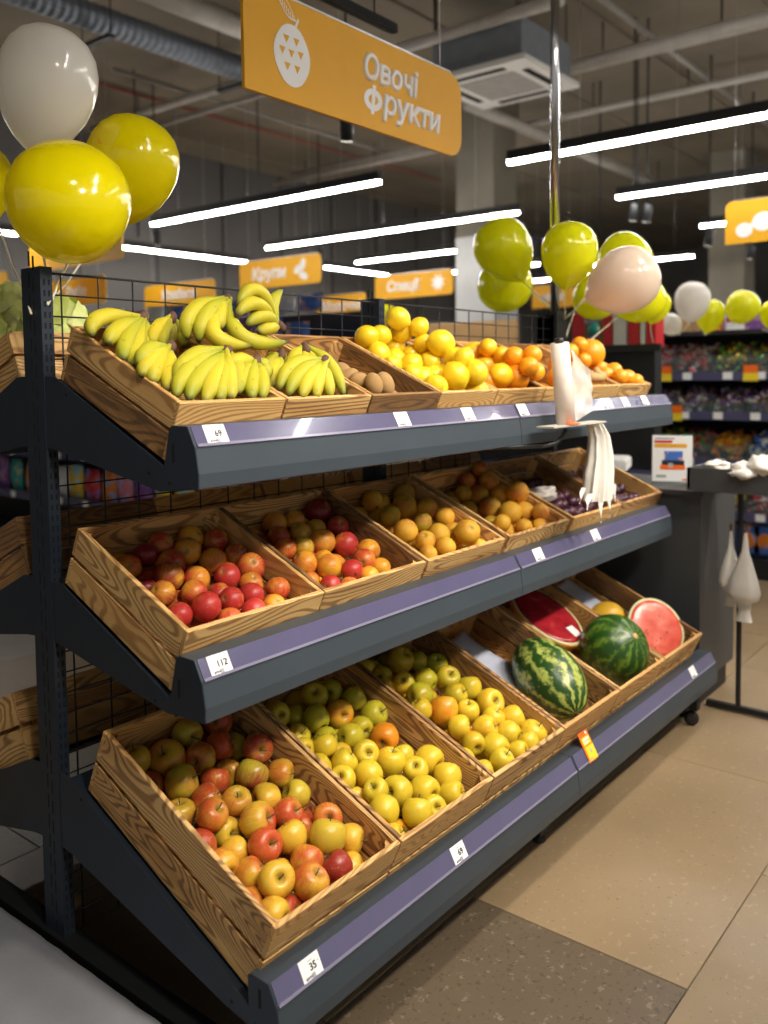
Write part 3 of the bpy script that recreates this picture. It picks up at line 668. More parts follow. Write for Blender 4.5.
N4 = [(467,475.5,9.5,.4,.3,.2),(482,475.5,7.5,.2,.7,.2),(457,484.6,8.5,.7,.1,.1),(446.4,486,7,.2,.5,0),(484.7,485.5,8,.65,.2,.2),(474.7,493,10,.3,.5,.1),(496.5,487.4,9.5,.3,.1,0),(468,494.7,8,.2,.7,0),(493.8,503,12,.3,.5,.3),(514.8,493.7,10.5,.25,.1,0),(514.8,512,11.3,.12,.1,0),(534.8,502,10.5,.35,0,0),(528,512,10,.15,.1,0),(504.7,520,8,.15,.3,0),(524.8,524,7,.3,0,0),(547.6,516.5,7.5,.1,.3,0),(557.6,510,8,.4,0,0),(539,521,5.5,.4,0,0),(474,480,8.5,.75,.1,.7)]
place_fruit('mid', MIDX[3], MIDW, N4, 'peach', 0.038, 0.110, 0.070, 'fourth middle-shelf crate', 'peach', 'apricot-coloured peaches in the fourth middle crate', colfn=pc)
def plum_pts(xi, Wd, n, vmax, seed):
    g = random.Random(seed); L = LV['mid']; out = []
    O = np.array([xi, L['cf'][0], L['cf'][1]]); v = np.array([0, math.cos(TILT), math.sin(TILT)]); w = np.array([0, -math.sin(TILT), math.cos(TILT)])
    for i in range(n):
        for j in range(6):
            if j/5*0.36+0.03 > vmax: continue
            a = 0.035+(Wd-0.07)*(i+.5*(j % 2))/(n-.5)+g.uniform(-.006, .006); b = 0.035+0.062*j+g.uniform(-.006, .006)
            hh = 0.088-0.08*b+g.uniform(-.006, .012); p = O+np.array([a, 0, 0])+v*b+w*hh; x, y = px(p); out.append((x, y, 0.022*FPX/depth(p), .5, .5, .5, hh))
    return out
place_fruit('mid', MIDX[4], MIDW, plum_pts(MIDX[4], MIDW, 8, 0.42, 2), 'plum', 0.0225, 0.095, 0.062, 'fifth middle-shelf crate', 'plum', 'purple plums in the fifth middle crate')
place_fruit('mid', MIDX[5], MIDW, plum_pts(MIDX[5], MIDW, 8, 0.34, 4), 'plum', 0.0225, 0.085, 0.05, 'rightmost middle-shelf crate', 'plum', 'purple plums in the rightmost middle crate', fill=True)
# --- top shelf: lemons, mangoes, oranges, kiwis
LM = [(399,321.7,11,-1),(400,332,11,-1),(366.7,337,11,-1),(381,335,9.5,-1),(420,333,9,-1),(421,340,9,-1),(396,346,11.5,-1),(413.5,354,12,-1),(441.7,346.7,13,-1),(432,363,12.5,-1),(395,360,8,-1),(414.6,369.6,9,-1),(456,376,12.8,-1),(475,375,11,-1),(435,380,9.5,-1),(377,349,8,-1),(450,365,9,-1),(462.5,360,10,-1),(456,354,9,-1),(483,383,7,-1)]
place_fruit('top', TOPX[3], TOPW, [(x, y, r_, .5, .5, .5, h) for x, y, r_, h in LM], 'lemon', 0.038, 0.16, 0.12, 'lemon crate', 'lemon', 'yellow lemons heaped on the top shelf', SQ=.88, layers=2)
MG = [(475.6,353,11,-1),(489,352,9,-1),(489,363,11,-1),(505.7,364.7,9,-1),(500,375.6,12,-1),(502,354.6,8,-1)]
place_fruit('top', TOPX[4], TOPW, [(x, y, r_, .5, .5, .5, h) for x, y, r_, h in MG], 'mango', 0.037, 0.10, 0.09, 'crate right of the lemons', 'mango', 'mangoes right of the lemons', fill=False, SQ=.9)
OG = [(515.7,357,10,-1),(525.7,373,13,-1),(541,365.6,9,-1),(547.6,376.5,8.5,-1),(532,356,9,-1)]
place_fruit('top', TOPX[4], TOPW, [(x, y, r_, .5, .5, .5, h) for x, y, r_, h in OG], 'orange', 0.040, 0.13, 0.09, 'crate right of the lemons', 'orange', 'oranges right of the lemons', fill=True, SQ=.88, layers=2)
O6 = [(570,352,8,-1),(560,366,9,-1),(578,372,9,-1),(556,377,9,-1)]
place_fruit('top', TOPX[5], TOPW, [(x, y, r_, .5, .5, .5, h) for x, y, r_, h in O6], 'orange', 0.038, 0.10, 0.07, 'crate behind the bag roll', 'orange', 'oranges behind the bag roll', fill=True)
place_fruit('top', TOPX[7], TOPW, [(590.5,353.7,14,.5,.5,.5,.170)], 'orange', 0.058, 0.12, 0.1, 'crate above the ginger', 'large orange', 'large orange above the ginger', fill=False)
place_fruit('top', TOPX[6], TOPW, [(572,352,8,.5,.5,.5,-1),(583,360,8,.5,.5,.5,-1),(578,347,8,.5,.5,.5,-1)], 'orange', 0.036, 0.1, 0.08, 'crate with ginger', 'orange', 'oranges in the ginger crate', fill=True)
O8 = [(600,368,7,-1),(614,371,8,-1),(627.7,378,8,-1),(619,377,8,-1),(606,375,8,-1),(636,381,7,-1)]
place_fruit('top', TOPX[7], TOPW, [(x, y, r_, .5, .5, .5, h) for x, y, r_, h in O8], 'orange', 0.036, 0.075, 0.06, 'rightmost top crate', 'orange', 'small oranges in the rightmost top crate', fill=True)
KW = [(352,374,6,-1),(362,378,6,-1),(372,381,8,-1),(384,384,9,-1),(368,389,5,-1),(390,392,6,-1),(345,369,6,-1)]
place_fruit('top', TOPX[2], TOPW, [(x, y, r_, .5, .5, .5, h) for x, y, r_, h in KW], 'kiwi', 0.029, 0.06, 0.05, 'crate beside the lemons', 'kiwi', 'brown kiwis between bananas and lemons', fill=True)

# --- ginger root on the crate edge
gp = on(597, 378, 'Y', -0.42)
m = MB()
m.tube([gp+Vector((-.06, .02, -.005)), gp+Vector((-.03, 0, .004)), gp, gp+Vector((.03, -.004, .006)), gp+Vector((.055, .008, 0))], [.012, .021, .017, .022, .010], 10)
m.tube([gp+Vector((.01, 0, .008)), gp+Vector((.02, .01, .028)), gp+Vector((.028, .012, .04))], [.016, .014, .007], 8)
o = m.build('ginger_root', 'ginger'); tag(o, 'knobbly brown ginger root in the crate under the large orange', 'ginger')

# ------------------------------------------------------------------ bananas
def banana(parent, org, p0, p3, via, R=0.0175):
    R *= 0.98
    """one banana: Bezier from the crown through 'via' to the tip"""
    p0, p3, via = Vector(p0), Vector(p3), Vector(via)
    c = via*2-(p0+p3)*0.5
    N = 17; pts = []; rad = []; tv = []
    for i in range(N):
        t = i/(N-1); p = p0*(1-t)**2+c*2*t*(1-t)+p3*t*t; pts.append(p-org)
        rad.append(R*(0.34 if t < .05 else .34+.66*(3*((t-.05)/.33)**2-2*((t-.05)/.33)**3) if t < .38 else 1.0 if t < .66 else .20 if t > .985 else max(.30, 1-.70*((t-.66)/.325)**1.7)))
        tv.append(t)
    m = MB(); m.tube(pts, rad, 10, lobes=0.055); me = m.mesh('banana', ['banana'])
    a = me.attributes.new('t', 'FLOAT', 'POINT')
    for i, d in enumerate(a.data): d.value = tv[min(i//10, N-1)]
    return obj('banana', me, parent)
def bunch(crown, Yc, bans, label, R=0.0175, Yt=None):
    cw = on(crown[0], crown[1], 'Y', Yc)
    b = thing('banana_bunch', label, 'bananas', cw, (0, 0, 0), 'banana bunches on the top shelf')
    m = MB(); dirn = Vector((0, 0, 0))
    for k, bn in enumerate(bans):
        (x, y, Yt), (vx, vy, Yv) = bn[0], bn[1]
        st = cw+Vector((frng.uniform(-.008, .008), frng.uniform(-.006, .006), frng.uniform(-.004, .004)))
        tip = on(x, y, 'Y', Yt); via = on(vx, vy, 'Y', Yv); dirn += via-cw
        banana(b, cw, st, tip, via, R)
    dirn = dirn.normalized() if dirn.length > 0 else Vector((0, 0, -1))
    m.tube([-dirn*0.012, -dirn*0.006, dirn*0.010, dirn*0.022], [.008, .012, .013, .009], 8, lobes=.1)
    m.build('crown', 'banana_crown', b)
bunch((143.6, 316), -.13, [((93,337,-.20),(101,318,-.16)),((109,345,-.24),(117,330,-.20)),((124,361,-.28),(127,340,-.22)),((131,367,-.29),(136,345,-.22)),((142,352,-.22),(146,338,-.16))], 'yellow banana bunch at the back left corner of the crate', .019)
bunch((172, 317), -.13, [((152,344,-.2),(156,330,-.16)),((163,348,-.2),(164,332,-.16)),((170,346,-.18),(170,333,-.14)),((184,348,-.16),(181,333,-.12))], 'yellow banana bunch behind, second from the left post', .0175)
bunch((171, 346), -.28, [((139,366,-.34),(148,351,-.31)),((141.6,377,-.36),(150,361,-.33)),((153,383,-.38),(156,366,-.34)),((167,392,-.40),(169,369,-.34))], 'small green-yellow banana bunch low by the left plank', .019)
bunch((227.6, 349), -.33, [((176,384,-.40),(190,359,-.36)),((176,398,-.43),(189,369,-.385)),((189,401,-.45),(201,374,-.40)),((204,403,-.46),(214,378,-.41)),((220,402,-.46),(222,378,-.41)),((231,400,-.46),(229,377,-.41)),((238,394,-.43),(238,372,-.38))], 'large green-yellow banana bunch at the front of the crate', .0195)
bunch((256, 360), -.36, [((229,372,-.37),(238,361,-.36)),((238,394,-.43),(243,375,-.39)),((252,400,-.45),(252,380,-.41)),((262,399,-.45),(262,379,-.41)),((266,380,-.38),(264,367,-.35))], 'small banana bunch between large front and right bunches', .018)
bunch((227.4, 298.7), -.20, [((188,340,-.26),(193,312,-.24)),((199,342,-.28),(206,316,-.26)),((252,346,-.33),(213,333,-.30)),((287,342,-.33),(241,336,-.30)),((221,330,-.28),(219,314,-.25))], 'long-fingered yellow banana bunch on top of the pile', .0205)
bunch((281, 327), -.20, [((237,307,-.24),(257,291,-.22)),((236,317,-.28),(256,304,-.25)),((246,326,-.26),(263,316,-.24)),((282,290,-.18),(272,308,-.19)),((258,332,-.26),(268,328,-.23))], 'yellow banana bunch on top with fingers pointing up left', .019)
bunch((281, 354), -.30, [((266,372,-.32),(270,360,-.30)),((272,388,-.36),(273,370,-.32)),((279,389,-.36),(279,370,-.32)),((289,384,-.34),(287,367,-.31))], 'small yellow banana bunch tucked under the pile', .016)
bunch((305, 347), -.32, [((344,396,-.45),(330,366,-.38)),((289,372,-.36),(294,358,-.33)),((306,384,-.38),(304,365,-.34)),((321,386,-.40),(315,366,-.35))], 'banana bunch at the right with one long leaning banana', .018)
bunch((325, 360), -.40, [((279,390,-.44),(294,365,-.41)),((288,396,-.46),(301,372,-.43)),((302,399,-.47),(309,378,-.44)),((317,399,-.47),(318,379,-.44)),((331,398,-.46),(326,380,-.43))], 'front right banana bunch resting on the kiwi side', .0185)

# ------------------------------------------------------------------ melons
def ellipsoid(name, mat, rx, ry, rz, n=32, k=20):
    m = MB(); prof = [(math.sin(max(.02, min(math.pi-.02, math.pi*i/k))), -math.cos(math.pi*i/k)) for i in range(k+1)]
    m.lathe(prof, n, fn=lambda p, th: (p[0]*rx, p[1]*ry, p[2]*rz)); return m.mesh(name, [mat])
def crate_pt(x, y, lv, xi, h):
    L = LV[lv]; O = np.array([xi, L['cf'][0], L['cf'][1]]); w = np.array([0, -math.sin(TILT), math.cos(TILT)]); d = ray(x, y)
    return Vector(CAM+d*((h-(CAM-O)@w)/(d@w)))
wc = crate_pt(549, 678, 'bot', BOTX[3], 0.122)
o = obj('watermelon', ellipsoid('watermelon', 'melon_long', .107, .107, .165), None, wc, (math.radians(90)+TILT, 0, math.radians(-27))); tag(o, 'long striped green watermelon lying in its bottom-shelf crate', 'watermelon')
m = MB(); m.tube([(0, 0, .162), (0.004, 0, .175), (.012, 0, .185)], [.006, .004, .005], 7); m.build('stem', 'stem_brown', o)
wc = crate_pt(614, 649, 'bot', BOTX[4], 0.135)
o = obj('watermelon', ellipsoid('watermelon', 'melon_round', .128, .128, .122), None, wc, (math.radians(50), math.radians(-20), 0)); tag(o, 'round dark green watermelon at the front of its crate', 'watermelon')
m = MB(); m.lathe([(0.013, .1205), (0.011, .1225), (0.003, .1235)], 12); m.build('blossom_scar', 'ginger', o)
def half_melon(name, label, loc, nrm, upv, ra, rb, dep, fl, skin, n=36, seeds=9, sticker=False):
    nrm = Vector(nrm).normalized(); xx = Vector(upv); xx = (xx-nrm*xx.dot(nrm)).normalized(); yy = nrm.cross(xx)
    root = obj(name, None, None, loc); root.rotation_euler = Matrix((xx, yy, nrm)).transposed().to_euler(); tag(root, label, 'watermelon')
    m = MB(); prof = [(math.cos(a), -math.sin(a)) for a in [1.55, 1.3, 1.05, .8, .55, .3, .12, 0]]
    m.lathe(prof, n, fn=lambda p, th: (p[0]*ra, p[1]*rb, p[2]*dep)); m.build('rind_shell', skin, root)
    m = MB(); m.lathe([(1.0, 0), (1.0, .002), (.93, .003)], n, fn=lambda p, th: (p[0]*ra, p[1]*rb, p[2])); m.build('rind_edge', 'rind', root)
    m = MB(); m.lathe([(.93, 0.0005), (.93, .0035), (.8, .005), (.5, .006), (.2, .0055), (.01, .005)], n, fn=lambda p, th: (p[0]*ra, p[1]*rb, p[2])); m.build('flesh', fl, root)
    m = MB()
    for i in range(seeds):
        t = frng.uniform(0, 6.28); q = frng.uniform(.35, .75); x, y = math.cos(t)*ra*q, math.sin(t)*rb*q
        m.lathe([(0.001, 0.0045), (.0028, .006), (.001, .0075)], 6, fn=lambda p, th: (p[0]*1.6+x, p[1]+y, p[2]))
    sd = m.build('seeds', 'seed', root); sd['kind'] = 'stuff'
    return root
wc = crate_pt(656, 628, 'bot', BOTX[5], 0.125)
half_melon('watermelon_half', 'pink cut watermelon half leaning in the rightmost crate', wc, (-.60, -.62, .50), (0, .5, .85), .125, .112, .085, 'flesh_pink', 'melon_round')
wc = crate_pt(547, 615, 'bot', BOTX[4], 0.125)
h2 = half_melon('watermelon_half', 'film-wrapped dark red watermelon half behind the round one', wc, (-.12, -.50, .86), (.1, .86, .5), .165, .118, .09, 'flesh_red', 'wrap_edge')
m = MB(); m.box(-.135, -.085, -.05, -.012, .0065, .0075); m.build('price_sticker', 'paper', h2)
wc = crate_pt(606, 617, 'bot', BOTX[5], 0.07)
o = obj('yellow_melon', ellipsoid('yellow_melon', 'melon_yellow', .062, .062, .075), None, wc, (1.2, .3, .4)); tag(o, 'small yellow melon at the back of the rightmost bottom crate', 'melon')
m = MB(); m.tube([(0, 0, .073), (.003, 0, .085)], [.005, .006], 7); m.build('stem', 'stem_brown', o)
# paper liners
def liner(name, label, lv, xi, u0, u1, v0, v1, h, seed, mat='liner', wav=.012):
    L = LV[lv]; O = Vector((xi, *L['cf'])); v = Vector((0, math.cos(TILT), math.sin(TILT))); w = Vector((0, -math.sin(TILT), math.cos(TILT)))
    def fn(a, b):
        q = Vector((a*3+seed, b*3.5, seed)); e = .02*mnoise.noise(Vector((a*2, b*2+seed, 5.)))
        return O+Vector((u0+(u1-u0)*a+e, 0, 0))+v*(v0+(v1-v0)*b+e)+w*(h+.035*(max(0, a-.75)+max(0, .2-a))+wav*mnoise.noise(q))
    m = MB(); m.sheet(fn, 18, 18); o = m.build(name, mat)
    md = o.modifiers.new('thick', 'SOLIDIFY'); md.thickness = .0012
    return tag(o, label, 'paper')
liner('paper_liner', 'pale blue-grey paper liner behind the long watermelon', 'bot', BOTX[3], .03, .30, .26, .56, .05, 1.3)
liner('paper_liner', 'pale blue-grey paper liner above the yellow melon', 'bot', BOTX[5], .02, .33, .32, .585, .075, 4.1)
liner('paper_sheet', 'white paper sheet along the edge of the rightmost top crate', 'top', TOPX[7], .215, .29, .03, .38, .10, 8.1, 'paper', .01)
def crumple(name, label, c, size, seed, mat='bag_clear', cat='plastic bag'):
    m = MB(); prof = [(math.sin(max(.03, min(math.pi-.03, math.pi*i/12))), -math.cos(math.pi*i/12)) for i in range(13)]
    def fn(p, th):
        q = Vector(p); f = 1+.55*mnoise.noise(q*1.7+Vector((seed, 0, 0)))+.25*mnoise.noise(q*4+Vector((0, seed, 0))); return (q.x*f*size[0], q.y*f*size[1], q.z*f*size[2])
    m.lathe(prof, 20, fn=fn); o = m.build(name, mat, None, c); return tag(o, label, cat)
crumple('crumpled_bag', 'crumpled clear plastic bag among the apricot-coloured peaches', crate_pt(543, 494, 'mid', MIDX[3], .125), (.055, .045, .03), 2.2)
crumple('crumpled_bag', 'crumpled clear plastic scrap beside the long watermelon', crate_pt(600, 703, 'bot', BOTX[3], .06), (.022, .03, .03), 5.2)

# ------------------------------------------------------------------ price tags
rail_d = Vector((0, PQ[1][0], PQ[1][1])).normalized(); rail_n = Vector((0, rail_d.z, -rail_d.y))
if rail_n.y > 0: rail_n = -rail_n
ROT_TAG = Matrix((Vector((1, 0, 0)), -rail_d, rail_n)).transposed().to_euler()
m = MB(); m.box(-.0275, .0275, -.0215, .0215, 0, .0006); TAG_ME = m.mesh('card', ['paper'])
TXT = {t: text_mesh(t, .019, 'ink', 0, .0004) for t in ('69', '112', '35')}
m = MB()
for k in range(7): m.box(-.018+k*.0024, -.0168+k*.0024, -.0165, -.0115, 0, .0004)
m.box(-.02, -.0175, -.0165, -.0125, 0, .0004); BARS = m.mesh('bar_code', ['ink'])
m = MB(); m.box(-.005, .008, .0125, .0138, 0, .0004); m.box(.0195, .0225, .004, .0065, 0, .0004); m.box(-.004, .006, -.0185, -.0095, 0, .0004); LINE = m.mesh('small_print', ['ink_grey'])
def price_tag(x, y, lv, txt, label, sc=1.0):
    L = LV[lv]; mid = Vector((0, *L['p1']))+rail_d*.0225+rail_n*.0028
    # meet the rail plane
    d = Vector(ray(x, y)); c = Vector(CAM); s_ = (mid-c).dot(rail_n)/d.dot(rail_n); p = c+d*s_
    p = Vector((p.x, mid.y, mid.z))
    t = thing('price_tag', label, 'price tag', p, ROT_TAG, 'price tags in the shelf rails'); t.scale = (sc,)*3
    obj('card', TAG_ME, t)
    if txt: obj('number', TXT[txt], t, (.006, .001, .0008))
    obj('bar_code', BARS, t, (0, 0, .0007)); obj('small_print', LINE, t, (0, 0, .0007))
for x, y, lv, tx, lb in [(217,437,'top','69','white price tag reading 69 under the bananas'),(402,418,'top','','white price tag under the kiwi crate on the top rail'),(467,411,'top','','white price tag under the lemons on the top rail'),(521,406,'top','','white price tag just right of the top rail seam'),
    (607.5,401.5,'top','','white price tag right of the bag roll, leftmost of three'),(624.7,400.6,'top','','white price tag right of the bag roll, middle of three'),(644,398.7,'top','','white price tag at the right end of the top rail'),
    (220,665,'mid','112','white price tag reading 112 under the nectarines'),(538,553,'mid','','white price tag just right of the middle rail seam'),(595,534,'mid','','white price tag below the hanging bag on the middle rail'),
    (311,968,'bot','35','white price tag reading 35 under the red apples'),(459,853,'bot','69','white price tag reading 69 under the yellow apples'),(693,672,'bot','','white price tag at the right end of the bottom rail')]:
    price_tag(x, y, lv, tx, lb)
L = LV['bot']; mid = Vector((0, *L['p1']))+rail_d*.004+rail_n*.004; d = Vector(ray(587, 744)); c = Vector(CAM); p = c+d*((mid-c).dot(rail_n)/d.dot(rail_n))
pt = thing('promo_tag', 'orange and yellow promotional tag on the bottom rail seam', 'price tag', (p.x, mid.y, mid.z), ROT_TAG)
m = MB(); m.box(-.03, .03, -.045, .045, 0, .0008); m.build('card', 'promo_orange', pt)
m = MB(); m.box(-.022, .03, -.042, .0, .0009, .0013); m.build('lower_panel', 'promo_yellow', pt)
m = MB(); m.box(-.022, .026, .004, .028, .0009, .0013); m.build('yellow_panel', 'promo_yellow', pt)
m = MB(); m.box(-.016, .02, .018, .024, .0014, .0017); m.box(-.014, .012, .008, .013, .0014, .0017); m.box(.012, .02, .033, .042, .001, .0014); m.build('white_print', 'paper', pt)
m = MB(); m.box(0, .008, -.022, -.01, .0014, .0017); m.box(-.018, -.004, -.04, -.034, .0014, .0017); m.build('dark_print', 'ink_grey', pt)

# ------------------------------------------------------------------ bag roll on its arm
RY = -0.60
r0, r1 = on(557, 424, 'Y', RY), on(563, 341, 'Y', RY); r0 = on(566, 423, 'Y', RY); r1 = on(559.5, 343, 'Y', RY)
rl = thing('bag_roll', 'upright roll of thin white produce bags in front of the top shelf', 'bag roll', r0)
m = MB(); m.tube([Vector((0, 0, 0)), (r1-r0)*.5, r1-r0], [.031, .030, .029], 20); m.build('roll', 'roll_white', rl)
m = MB(); m.tube([(r1-r0)*1.0, (r1-r0)*1.06], [.014, .013], 12); m.build('core', 'black_plastic', rl)
qa, qb, qc, qd = [on(x, y, 'Y', RY) for x, y in ((569, 349), (589, 372), (592, 410), (573, 422))]
def fn(a, b):
    p = (qa*(1-a)+qb*a)*(1-b)+(qd*(1-a)+qc*a)*b; return p-r0+Vector((0, -.006+.012*mnoise.noise(Vector((a*3, b*4, 2.))), 0))
m = MB(); m.sheet(fn, 14, 14); o = m.build('loose_sheet', 'bag_clear', rl)
hol = thing('bag_roll_holder', 'black curved arm with flat tray holding the bag roll', 'holder', r0)
m = MB(); pl = on(545, 425, 'Y', RY); pr = on(598, 428, 'Y', RY); ctr = (pl+pr)/2
m.box(pl.x-r0.x, pr.x-r0.x, -.03, .03, -.009, -.004); m.build('tray', 'pipe_white', hol)
m = MB(); a0 = on(566, 428, 'Y', RY)-r0; pts = [a0+Vector((0, 0, -.005))]
for x, y in ((563, 436), (556, 443), (545, 446), (520, 447), (490, 448)): pts.append(on(x, y, 'Y', RY+.015*len(pts))-r0)
m.tube(pts, .007, 8); m.build('arm', 'black_plastic', hol)
m = MB(); m.box(-.04, .03, -.034, -.02, -.004, -.001); m.build('red_strip', 'promo_orange', hol)
# torn bag hanging from the tray
hb = thing('hanging_bag', 'torn white plastic bag hanging down from the bag roll tray', 'plastic bag', on(600, 420, 'Y', RY-.01))
ho = Vector(hb.location)
path = [(583,425,.014),(595,424,.030),(599,436,.040),(600,455,.048),(599,472,.056),(598,488,.058),(597,500,.054)]
vs = []
m = MB(); NN = 54; ring = []
for i, (x, y, r_) in enumerate(path):
    c = on(x, y, 'Y', RY-.01)
    ring.append([c-ho+Vector((math.cos(2*math.pi*k/NN)*r_*(1+.16*math.sin(7*2*math.pi*k/NN+i*.5)), math.sin(2*math.pi*k/NN)*r_*.6*(1+.5*math.cos(9*2*math.pi*k/NN+.3*i)), 0)) for k in range(NN)])
vv = [p for rg in ring for p in rg]; ff = [(i*NN+k, i*NN+(k+1) % NN, (i+1)*NN+(k+1) % NN, (i+1)*NN+k) for i in range(len(path)-1) for k in range(NN)]
m.add(vv, ff, 0, True); m.build('bag_body', 'bag_white', hb)
for x0, y0, x1, y1, wd in [(601,494,601,522,.030),(609,492,610,515,.024),(590,494,587,509,.040),(614,484,615,506,.016),(583,488,580,503,.02)]:
    a, b = on(x0, y0, 'Y', RY-.036)-ho, on(x1, y1, 'Y', RY-.036)-ho
    m = MB(); m.sheet(lambda s_, t_: a*(1-t_)+b*t_+Vector(((s_-.5)*wd*(1-.55*t_), .004*math.sin(5*t_+s_*4), -.012*(s_-.5)*t_)), 4, 8); m.build('torn_strip', 'bag_white', hb)

# ------------------------------------------------------------------ low cloth platform at the left end
pf = thing('cloth_platform', 'low platform under light grey cloth beside the left post', 'platform', (-.45, -.2, 0))
m = MB(); m.box(-.42, .405, -1.1, .75, 0, .098); m.build('platform_body', 'steel_black', pf)
def fn(a, b):
    x = -.43+.845*a; y = -1.12+1.89*b; return Vector((x, y, .103+.004*mnoise.noise(Vector((x*5, y*5, 1.)))+.0025*mnoise.noise(Vector((x*18, y*18, 3.)))))
m = MB(); m.sheet(fn, 60, 90); o = m.build('cloth_cover', 'grey_cloth', pf); md = o.modifiers.new('t', 'SOLIDIFY'); md.thickness = .004; md.offset = -1

# ------------------------------------------------------------------ chrome pole, balloons
pole = thing('chrome_pole', 'tall chrome pole rising from the right post to the ceiling', 'pole', (2.56, .035, 0))
m = MB(); m.tube([(0, 0, 1.62), (0, 0, CEIL)], .021, 16); m.build('tube', 'chrome', pole)
m = MB(); m.box(-.075, .02, -.05, .05, 1.56, 1.725); m.build('clamp', 'black_plastic', pole)
BPROF = [(0.004, -1.23), (.035, -1.20), (.05, -1.16), (.035, -1.125), (.10, -1.085), (.26, -1.0), (.48, -.855), (.70, -.64), (.875, -.37), (.97, -.08), (1.0, .17), (.965, .42), (.86, .66), (.67, .86), (.42, .985), (.16, 1.035), (.01, 1.04)]
def balloon_obj(x, y, r_, dist, mat, label, kd=(0, 1, 0), tail=None, grp='balloons', asp=1.0):
    """kd: way the knot points, as (right, down, away) seen from where the photographer stood"""
    c = at(x, y, dist); R = r_/FPX*dist
    kn = Vector(R3*kd[0]-U3*kd[1]+F3*kd[2]).normalized()
    b = thing('balloon', label, 'balloon', c, (-kn).to_track_quat('Z', 'Y').to_euler(), grp)
    m = MB(); m.lathe([(q*R, z*R*asp) for q, z in BPROF], 32); m.build('skin', mat, b)
    if tail:
        rotm = b.rotation_euler.to_matrix(); knot = kn*1.2*R*asp; end = Vector(tail)-c
        inv = rotm.inverted(); pts = [inv@(knot.lerp(end, t)+Vector((.004*math.sin(9*t), .004*math.sin(7*t), 0))) for t in (0, .25, .5, .75, 1)]
        m = MB(); m.tube(pts, .0028, 6); m.build('ribbon', 'ribbon', b)
    return b
TL_ = (0.012, -.004, 1.62); G1 = 'balloons tied to the left post'
balloon_obj(69, 207, 60, 2.02, 'balloon_yellow', 'large glossy yellow balloon lowest in front at the left post', (-.25, .55, .75), TL_, G1, .98)
b2 = balloon_obj(129, 172, 46, 2.38, 'balloon_yellow', 'yellow balloon with small print right of the white balloon', (-.42, .85, .3), TL_, G1, 1.16)
balloon_obj(46, 90, 48.5, 2.2, 'balloon_white', 'large pearly white balloon topmost at the left post', (-.22, 1, .1), TL_, G1, 1.22)
balloon_obj(-22, 182, 36, 2.3, 'balloon_yellow', 'yellow balloon cut by the left picture edge', (.3, .8, .2), (-.01, .03, 1.60), G1)
bc = np.array(b2.location); bR = 46/FPX*2.38
for x, y in ((90,133),(97,131),(104,133),(110,137),(94,139),(101,140),(107,143),(113,144)):      # flower-dot print
    d = ray(x+7, y+3); d = d/np.linalg.norm(d); q = CAM-bc; bq = q@d; t_ = -bq-math.sqrt(max(0, bq*bq-(q@q-(bR*1.05)**2))) if bq*bq > q@q-(bR*1.05)**2 else None
    if t_ is None: continue
    p = CAM+d*t_; nn = Vector((p-bc)/np.linalg.norm(p-bc)); a_ = nn.orthogonal().normalized(); c_ = nn.cross(a_); inv = b2.rotation_euler.to_matrix().inverted()
    m = MB(); m.tube([inv@(Vector(p)-b2.location+nn*.002+(a_*math.cos(w_)+c_*math.sin(w_))*.006) for w_ in [2*math.pi*k/10 for k in range(11)]], .0009, 5); m.build('printed_ring', 'promo_orange', b2)
TR_ = (2.55, -.02, 1.69); G2 = 'balloons tied to the chrome pole'
balloon_obj(505, 251, 29, 4.15, 'balloon_lime', 'lime yellow balloon left of the chrome pole, upper', (.55, .85, .1), TR_, G2, 1.1)
balloon_obj(507, 285, 28, 4.4, 'balloon_lime', 'lime yellow balloon left of the chrome pole, lower', (.75, .1, .5), TR_, G2, .95)
balloon_obj(569, 255, 28, 3.85, 'balloon_lime', 'lime yellow balloon in front of the chrome pole', (-.1, 1, .1), TR_, G2, 1.12)
balloon_obj(623, 261, 27, 4.25, 'balloon_lime', 'lime balloon half hidden behind the cream balloon', (-.6, .6, .3), TR_, G2, 1.0)
balloon_obj(622, 282, 33, 3.7, 'balloon_cream', 'cream white balloon tilted right of the chrome pole', (-.9, .45, .1), TR_, G2, 1.08)
balloon_obj(594, 298, 23, 4.3, 'balloon_lime', 'lime balloon showing under the cream balloon, left', (-.5, .3, .7), (2.60, .05, 1.46), G2, .95)
balloon_obj(640, 300, 24, 4.3, 'balloon_lime', 'lime balloon under the cream balloon, right', (-.6, .5, .5), (2.60, .05, 1.46), G2, 1.0)
balloon_obj(656, 307, 14, 4.6, 'balloon_lime', 'small lime balloon right of the cream balloon', (-.3, 1, 0), (3.64, .0, 1.585), G2, 1.15)
G3 = 'balloons above the candy rack'
def on_rack(y): return (5.3, y, 1.73)
balloon_obj(692, 302, 17.5, 5.4, 'balloon_white', 'white balloon above the candy rack', (-.15, 1, 0), on_rack(.45), G3, 1.1)
balloon_obj(710, 316, 14, 5.6, 'balloon_lime', 'lime balloon beside the white one above the candy rack', (-.2, 1, 0), on_rack(.3), G3, 1.15)
balloon_obj(742, 308, 16.5, 5.5, 'balloon_lime', 'round lime balloon over the candy rack near the right edge', (-.1, .6, .6), on_rack(.1), G3, 1.0)
balloon_obj(774, 315, 14, 5.5, 'balloon_lime', 'lime balloon cut by the right picture edge', (-.1, .8, 0), on_rack(-.1), G3, 1.0)
balloon_obj(671, 325, 11, 5.6, 'balloon_white', 'small white balloon low over the candy rack', (.6, .6, 0), on_rack(.5), G3, 1.0)
balloon_obj(385, 314, 10, 8.5, 'balloon_lime', 'small lime balloon in the distance right of the middle post', (0, 1, 0), (6.9, 3.3, 2.0), G3, 1.0)

